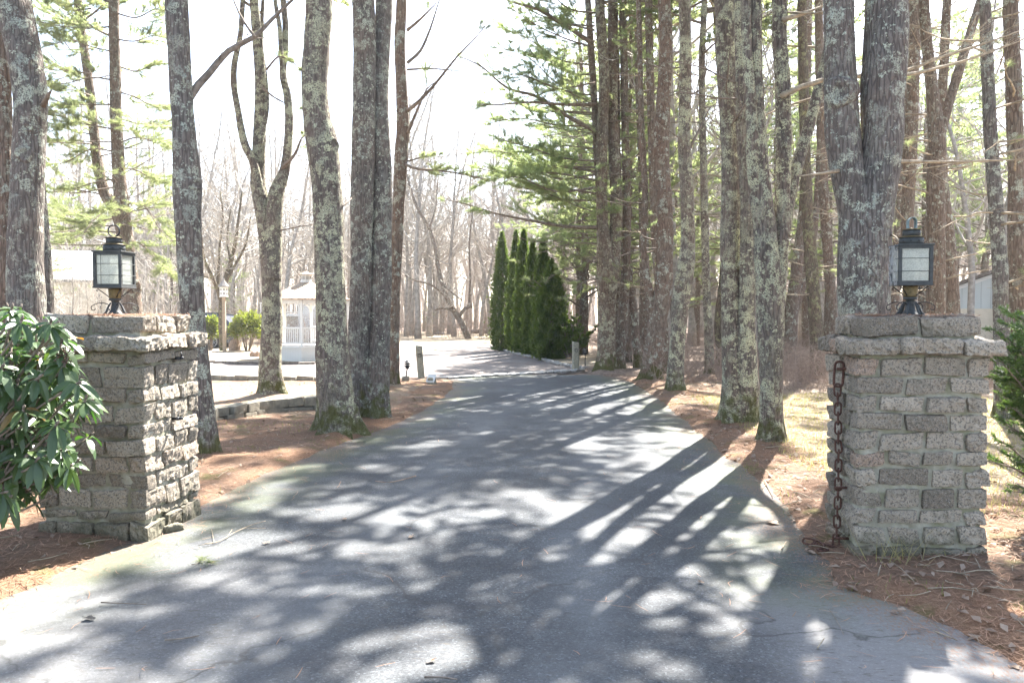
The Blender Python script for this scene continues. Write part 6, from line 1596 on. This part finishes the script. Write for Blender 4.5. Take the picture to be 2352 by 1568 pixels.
for i, (r, z) in enumerate([(0.30, -0.05), (0.24, 0.1), (0.20, 0.4), (0.17, 0.6), (0.10, 0.66)]):
    for j in range(12):
        a_ = 2 * math.pi * j / 12; zz = z + (0.22 * math.cos(a_ - 0.3) + 0.06 * math.sin(5 * a_)) * (i / 4) ** 2 * 1.2; rr = r * (1 + 0.12 * math.sin(3 * a_ + i))
        vs.append((b[0] + rr * math.cos(a_), b[1] + rr * math.sin(a_), zz))
for i in range(4):
    for j in range(12): fs.append((i * 12 + j, i * 12 + (j + 1) % 12, i * 12 + 12 + (j + 1) % 12, i * 12 + 12 + j))
fs.append(tuple(48 + j for j in range(12))); m.add(vs, fs); tag(m.build('tree_stump', M['stump'], None), 'splintered reddish stump beside the birdhouse post', 'stump')

# ------------------------------------------------------------------ litter
lrng = np.random.default_rng(123)
def scatter(n, fun):
    out = []
    while sum(len(o) for o in out) < n:
        X, Y = fun(n); z, sd = ground_z(X, Y); out.append(np.stack([X, Y, z, sd], 1))
        out[-1] = out[-1][(np.abs(X) < 0.72 * Y + 0.4)]
    return np.vstack(out)[:n]
def strips(C, Ln, W, rng, tilt=0.12, lift=0.006):
    n = len(C); a = rng.uniform(0, 2 * math.pi, n); d = np.stack([np.cos(a), np.sin(a), rng.normal(size=n) * tilt], 1)
    s = np.stack([-np.sin(a), np.cos(a), np.zeros(n)], 1); Lr = (Ln * rng.uniform(0.6, 1.3, n))[:, None]; Wr = W
    c = C.copy(); c[:, 2] += lift + rng.uniform(0, 0.012, n); bend = s * Lr * rng.normal(size=(n, 1)) * 0.08
    p0, p1 = c - d * Lr / 2, c + d * Lr / 2; md = c + bend
    return np.stack([p0 - s * W / 3, p0 + s * W / 3, md + s * W / 2, md - s * W / 2, md - s * W / 2, md + s * W / 2, p1 + s * W / 4, p1 - s * W / 4], 1).reshape(-1, 3)
S1 = scatter(70000, lambda n: (lrng.uniform(-8, 8, n), 2.6 + 12 * lrng.uniform(0, 1, n) ** 1.6)); S1 = S1[S1[:, 3] > -0.05]
keep = lrng.uniform(size=len(S1)) < np.clip(1.2 - S1[:, 3] / 6, 0.25, 1); S1 = S1[keep]
S2 = scatter(9000, lambda n: (lrng.uniform(-5, 5, n), 2.6 + 14 * lrng.uniform(0, 1, n) ** 1.4)); S2 = S2[(S2[:, 3] <= 0) & (lrng.uniform(size=len(S2)) < np.exp(S2[:, 3] / 0.3) + 0.045)]; S2[:, 2] = 0.0
tops = []
for (cxy, rz, x0_, x1_, y1_) in ((LC, math.radians(-6), -0.85, -0.05, 0.78), (RC, math.radians(-4), 0.06, 0.84, 0.6)):
    for i in range(1500): q = local_to_world(cxy, rz, (lrng.uniform(x0_, x1_), lrng.uniform(0.07, y1_), PTOP)); tops.append([*q, 1])
tops = np.array(tops); tops[:, 2] -= 0.004
A = np.vstack([S1, S2, tops]); V = strips(A[:, :3], 0.10, 0.0045, lrng)
tag(poly_mesh('pine_needle_litter', V, 4, M['needle_litter'], None, None, np.repeat(lrng.uniform(0, 1, len(A)), 8)), 'fallen rusty pine needles strewn over the ground beside the drive', 'needles', kind='stuff')
S3 = scatter(13000, lambda n: (lrng.uniform(-9, 14, n), 3.2 + 18 * lrng.uniform(0, 1, n) ** 1.2)); S3 = S3[S3[:, 3] > 0.03]
right = S3[:, 0] > 2.0; S3 = S3[(lrng.uniform(size=len(S3)) < np.where(right, 1.0, 0.3))]
n = len(S3); a = lrng.uniform(0, 6.28, n); d = np.stack([np.cos(a), np.sin(a), lrng.normal(size=n) * 0.25], 1); s = np.stack([-np.sin(a), np.cos(a), lrng.normal(size=n) * 0.3], 1); c = S3[:, :3] + [0, 0, 0.012]; Lr = lrng.uniform(0.016, 0.045, (n, 1)); up = np.array([0, 0, 1.0])
V = np.stack([c - d * Lr, c - d * Lr * 0.1 + s * Lr * 0.5 + up * Lr * 0.25, c + d * Lr, c - d * Lr * 0.1 - s * Lr * 0.5 + up * Lr * 0.2], 1).reshape(-1, 3)
tag(poly_mesh('leaf_litter', V, 4, M['dead_leaf'], None, None, np.repeat(lrng.uniform(0, 1, n), 4)), 'dry curled dead leaves scattered over the needle beds and woodland floor', 'leaves', kind='stuff')
# thin grass in the clearing and tufts
S4 = scatter(26000, lambda n: (lrng.uniform(2.4, 9, n), lrng.uniform(6.2, 15.5, n))); S4 = S4[S4[:, 3] > 0.7]
S5 = scatter(9000, lambda n: (lrng.uniform(-5.5, 4.5, n), lrng.uniform(4, 15, n))); S5 = S5[(S5[:, 3] > 0.02) & (vnoise(S5[:, 0], S5[:, 1], 1.7, 12) > 0.72)]
S6 = scatter(1500, lambda n: (lrng.normal(0, 0.13, n) + RC[0] + 0.22, lrng.normal(0, 0.06, n) + RC[1] - 0.15))[:34]
A = np.vstack([S4, S5, S6]); n = len(A); a = lrng.uniform(0, 6.28, n); h = lrng.uniform(0.025, 0.08, n); h[-len(S6):] *= 4.0; lean = lrng.uniform(0.2, 1.4, n)
c = A[:, :3]; s = np.stack([np.cos(a), np.sin(a), np.zeros(n)], 1) * 0.0035; tip = c + np.stack([-np.sin(a) * h * lean, np.cos(a) * h * lean, h], 1)
tn = np.clip(lrng.normal(0.35, 0.25, n), 0, 1); tn[-len(S6):] = 0.0; tn[len(S4):len(S4) + len(S5)] = 0.9
V = np.stack([c - s, c + s, tip], 1).reshape(-1, 3)
tag(poly_mesh('grass', V, 3, M['grassblade'], None, None, np.repeat(tn, 3)), 'thin pale grass and a few green tufts on the ground by the drive', 'grass', kind='stuff')

# broken twigs and dark mulch chips round the pillars and along the needle beds
tw = MB(); S7 = scatter(2600, lambda n: (lrng.uniform(-6, 7, n), 3.2 + 11 * lrng.uniform(0, 1, n) ** 1.5)); S7 = S7[S7[:, 3] > -0.02]
near = np.exp(-((S7[:, 0] - 2.7) ** 2 / 1.2 + (S7[:, 1] - 4.9) ** 2 / 1.0)) ; S7 = S7[lrng.uniform(size=len(S7)) < 0.22 + 0.8 * near]
for q in S7:
    a = lrng.uniform(0, 6.28); l = lrng.uniform(0.05, 0.28) * (1 if lrng.uniform() < 0.8 else 1.8); k = lrng.normal() * 0.25
    p0 = q[:3] + [0, 0, 0.012]; p1 = p0 + [math.cos(a) * l * 0.5, math.sin(a) * l * 0.5, lrng.uniform(0, 0.025)]; p2 = p1 + [math.cos(a + k) * l * 0.5, math.sin(a + k) * l * 0.5, lrng.uniform(-0.01, 0.02)]
    tw.tube([p0, p1, p2], np.array([0.0035, 0.003, 0.0018]) * lrng.uniform(0.6, 1.5), 4, cap=False)
tag(tw.build('twig_litter', M['deadlimb'], None), 'small broken twigs scattered through the needle beds', 'twigs', kind='stuff')

# twigs and leaves lying on the drive
def stick(label, pts, r, side=(), m='limb', green=0):
    mb = MB(); rng = np.random.default_rng(int(pts[0][0])); pp = np.array([G(a, b, 0.006 + r) for a, b in pts]); pp[:, 2] += rng.uniform(0, 0.012, len(pp)) + np.maximum(0, ground_z(pp[:, 0], pp[:, 1])[0])
    r *= 0.75; mb.tube(smooth_path(pp, 0.04), np.linspace(r, r * 0.55, len(smooth_path(pp, 0.04))), 6)
    for q in side: mb.tube(smooth_path([G(a, b, 0.006 + r) for a, b in q], 0.04), r * 0.5, 5)
    if not green: return tag(mb.build('fallen_stick', M[m], None), label, 'stick', 'twigs fallen on the ground')
    base = pp[0]; e = empty('pine_sprig', base, label, 'twig', 'twigs fallen on the ground'); mb.build('stem', M[m], e, base=base)
    V, t = needles(np.repeat(pp[-2:], 7, 0) + rng.normal(size=(14, 3)) * [0.02, 0.02, 0.003], np.repeat((pp[-1] - pp[-2])[None] * 3, 14, 0), 8, 0.09, 0.0035, rng, 0.5); V[:, 2] = np.clip(V[:, 2], 0.006, 0.05); poly_mesh('needles', V, 3, M['pine_needle'], e, base, t)
stick('long branched twig fallen on the asphalt near the near pillar', [(470, 1250), (500, 1244), (540, 1222), (580, 1205), (610, 1196)], 0.006, [[(492, 1246), (486, 1215)], [(520, 1236), (533, 1215)], [(560, 1213), (610, 1212)], [(500, 1243), (455, 1252)]], 'deadlimb')
stick('short dark stick pointing at the camera side of the bright patch', [(378, 1472), (420, 1466), (458, 1459)], 0.007)
stick('thin straight twig in the brightest patch of asphalt', [(232, 1385), (285, 1388), (336, 1389)], 0.005)
stick('broken stick with mossy end lying on the drive', [(955, 1093), (930, 1101), (895, 1108), (862, 1106)], 0.009, [], 'stump')
stick('green pine sprig dropped on the asphalt', [(440, 1300), (452, 1294), (463, 1285), (470, 1292)], 0.003, [], 'limb', 1)
stick('pale curved twig on the needles near the many stemmed trunk', [(1822, 1140), (1840, 1146), (1868, 1160)], 0.007, [], 'deadlimb')
stick('bleached forked stick on the needle bed by the drive edge', [(1756, 1105), (1764, 1118), (1776, 1140)], 0.009, [[(1760, 1110), (1750, 1122)]], 'deadlimb')
stick('thin twig lying on the pale apron below the pillar with the chain', [(1905, 1400), (1925, 1430), (1938, 1458)], 0.003, [[(1918, 1416), (1944, 1424)]])
stick('short brown stick on the pale apron', [(1878, 1490), (1886, 1478), (1893, 1470)], 0.006, [], 'deadlimb')
stick('twig at the very bottom of the drive', [(975, 1556), (1010, 1558), (1050, 1562)], 0.007)
stick('bent twig beside the maple leaf on the drive', [(1795, 1262), (1800, 1252), (1806, 1246)], 0.006, [], 'deadlimb')
def fallen_leaf(label, px, py, size, tint, lobes=5, seed=0, curl=0.25, m='dead_leaf'):
    rng = np.random.default_rng(seed + 9); b = G(px, py, 0.008); ph = rng.uniform(0, 6.28); nn = 30; ring = []
    for i in range(nn):
        a = 2 * math.pi * i / nn; r = size * (0.62 + 0.38 * abs(math.cos(lobes * a / 2)) ** 0.7) * (0.75 if lobes < 4 else 1) * (1 if lobes >= 4 else (0.55 + 0.45 * abs(math.cos(a))))
        ring.append((b[0] + r * math.cos(a + ph), b[1] + r * math.sin(a + ph), 0.010 + curl * r * abs(math.sin(a * 1.0)) ** 2 * rng.uniform(0.6, 1.1)))
    mb = MB(); mb.add([(b[0], b[1], 0.012)] + ring, [(0, i + 1, (i + 1) % nn + 1) for i in range(nn)], 0, tint)
    mb.tube([(b[0], b[1], 0.012), (b[0] + size * 0.9 * math.cos(ph + 3.3), b[1] + size * 0.9 * math.sin(ph + 3.3), 0.018)], 0.0016, 5, tint=tint)
    tag(mb.build('fallen_leaf', M[m], None, use_tint=True), label, 'leaf', 'leaves fallen on the drive')
fallen_leaf('very dark crumpled leaf on the sunlit asphalt', 205, 1420, 0.05, 0.0, 3, 1, 0.4, 'iron')
fallen_leaf('tan curled leaf on the asphalt in front of the near pillar', 612, 1246, 0.042, 0.8, 3, 2)
fallen_leaf('small tan leaf in the mid drive shade', 792, 1191, 0.038, 0.7, 3, 3)
fallen_leaf('pale lobed maple leaf at the drive edge near the chain heap', 1774, 1200, 0.055, 1.0, 5, 4)
fallen_leaf('grey brown leaf beside the chain heap', 1862, 1268, 0.05, 0.6, 3, 5, 0.5)
fallen_leaf('dull flat leaf in the dappled middle of the drive', 945, 1232, 0.045, 0.6, 3, 6)
fallen_leaf('little dark leaf near the bottom of the drive', 990, 1517, 0.032, 0.0, 3, 7, 0.4)
fallen_leaf('small brown leaf in the shade streaks of the drive', 1610, 1336, 0.032, 0.3, 3, 8)
fallen_leaf('curled leaf resting on the pale apron', 2060, 1405, 0.040, 0.35, 3, 9, 0.5)
SKY, SUNE, EXPO, HAZE, DUST = 0.085, 5, 2.75, 0.0007, 1.5

# ------------------------------------------------------------------ air
if HAZE > 0:
    hm = bpy.data.materials.new('haze'); hm.use_nodes = True; hn = hm.node_tree; hn.nodes.clear()
    ho = hn.nodes.new('ShaderNodeOutputMaterial'); pv = hn.nodes.new('ShaderNodeVolumePrincipled')
    pv.inputs['Color'].default_value = (0.93, 0.95, 0.97, 1); pv.inputs['Density'].default_value = HAZE; pv.inputs['Anisotropy'].default_value = 0.35
    hn.links.new(pv.outputs[0], ho.inputs['Volume'])
    gx0, gx1, gy0, gy1 = xs[0] - 2, xs[-1] + 2, ys[0] - 2, ys[-1] + 2
    hb = MB(); hb.box(((gx0 + gx1) / 2, (gy0 + gy1) / 2, 11.5), (gx1 - gx0, gy1 - gy0, 25.5)); tag(hb.build('haze', hm, smooth=False), 'bright spring haze hanging in the air', 'haze', kind='stuff')

# ------------------------------------------------------------------ camera, light, render
cam = bpy.data.cameras.new('camera'); cam.sensor_width = 36.0; cam.lens = F / 2352 * 36.0; cam.clip_end = 2000; cam.clip_start = 0.05
co = bpy.data.objects.new('camera', cam); COL.objects.link(co); co.location = (0, 0, EYE); co.rotation_euler = (math.pi / 2 - PITCH, 0, 0)
SC.camera = co
W = bpy.data.worlds.new('World'); SC.world = W; W.use_nodes = True
nt = W.node_tree; bg = nt.nodes['Background']
sky = nt.nodes.new('ShaderNodeTexSky'); sky.sky_type = 'NISHITA'; sky.sun_disc = False; sky.sun_elevation = SUN_EL; sky.sun_rotation = SUN_AZ
sky.air_density = 1.0; sky.dust_density = DUST; sky.ozone_density = 1.0
hs = nt.nodes.new('ShaderNodeHueSaturation'); hs.inputs['Saturation'].default_value = 0.82; nt.links.new(sky.outputs[0], hs.inputs['Color']); nt.links.new(hs.outputs[0], bg.inputs[0]); bg.inputs[1].default_value = SKY
sl = bpy.data.lights.new('sun', 'SUN'); sl.energy = SUNE; sl.angle = math.radians(0.53); sl.color = (1.0, 0.965, 0.91)
so = bpy.data.objects.new('sun', sl); COL.objects.link(so); so.location = (20, 40, 45)
so.rotation_euler = Vector(SUNV.tolist()).to_track_quat('Z', 'Y').to_euler()
SC.view_settings.view_transform = 'Standard'; SC.view_settings.look = 'None'; SC.view_settings.exposure = EXPO; SC.view_settings.gamma = 1.0
SC.view_settings.use_curve_mapping = False
SC.render.engine = 'CYCLES'
cy = SC.cycles
cy.max_bounces = 7; cy.diffuse_bounces = 4; cy.glossy_bounces = 2; cy.transmission_bounces = 4; cy.transparent_max_bounces = 12; cy.volume_bounces = 0
cy.caustics_reflective = False; cy.caustics_refractive = False; cy.sample_clamp_indirect = 6.0
cy.use_denoising = True
try: cy.denoiser = 'OPENIMAGEDENOISE'
except Exception: pass
cy.use_adaptive_sampling = True; cy.adaptive_threshold = 0.015
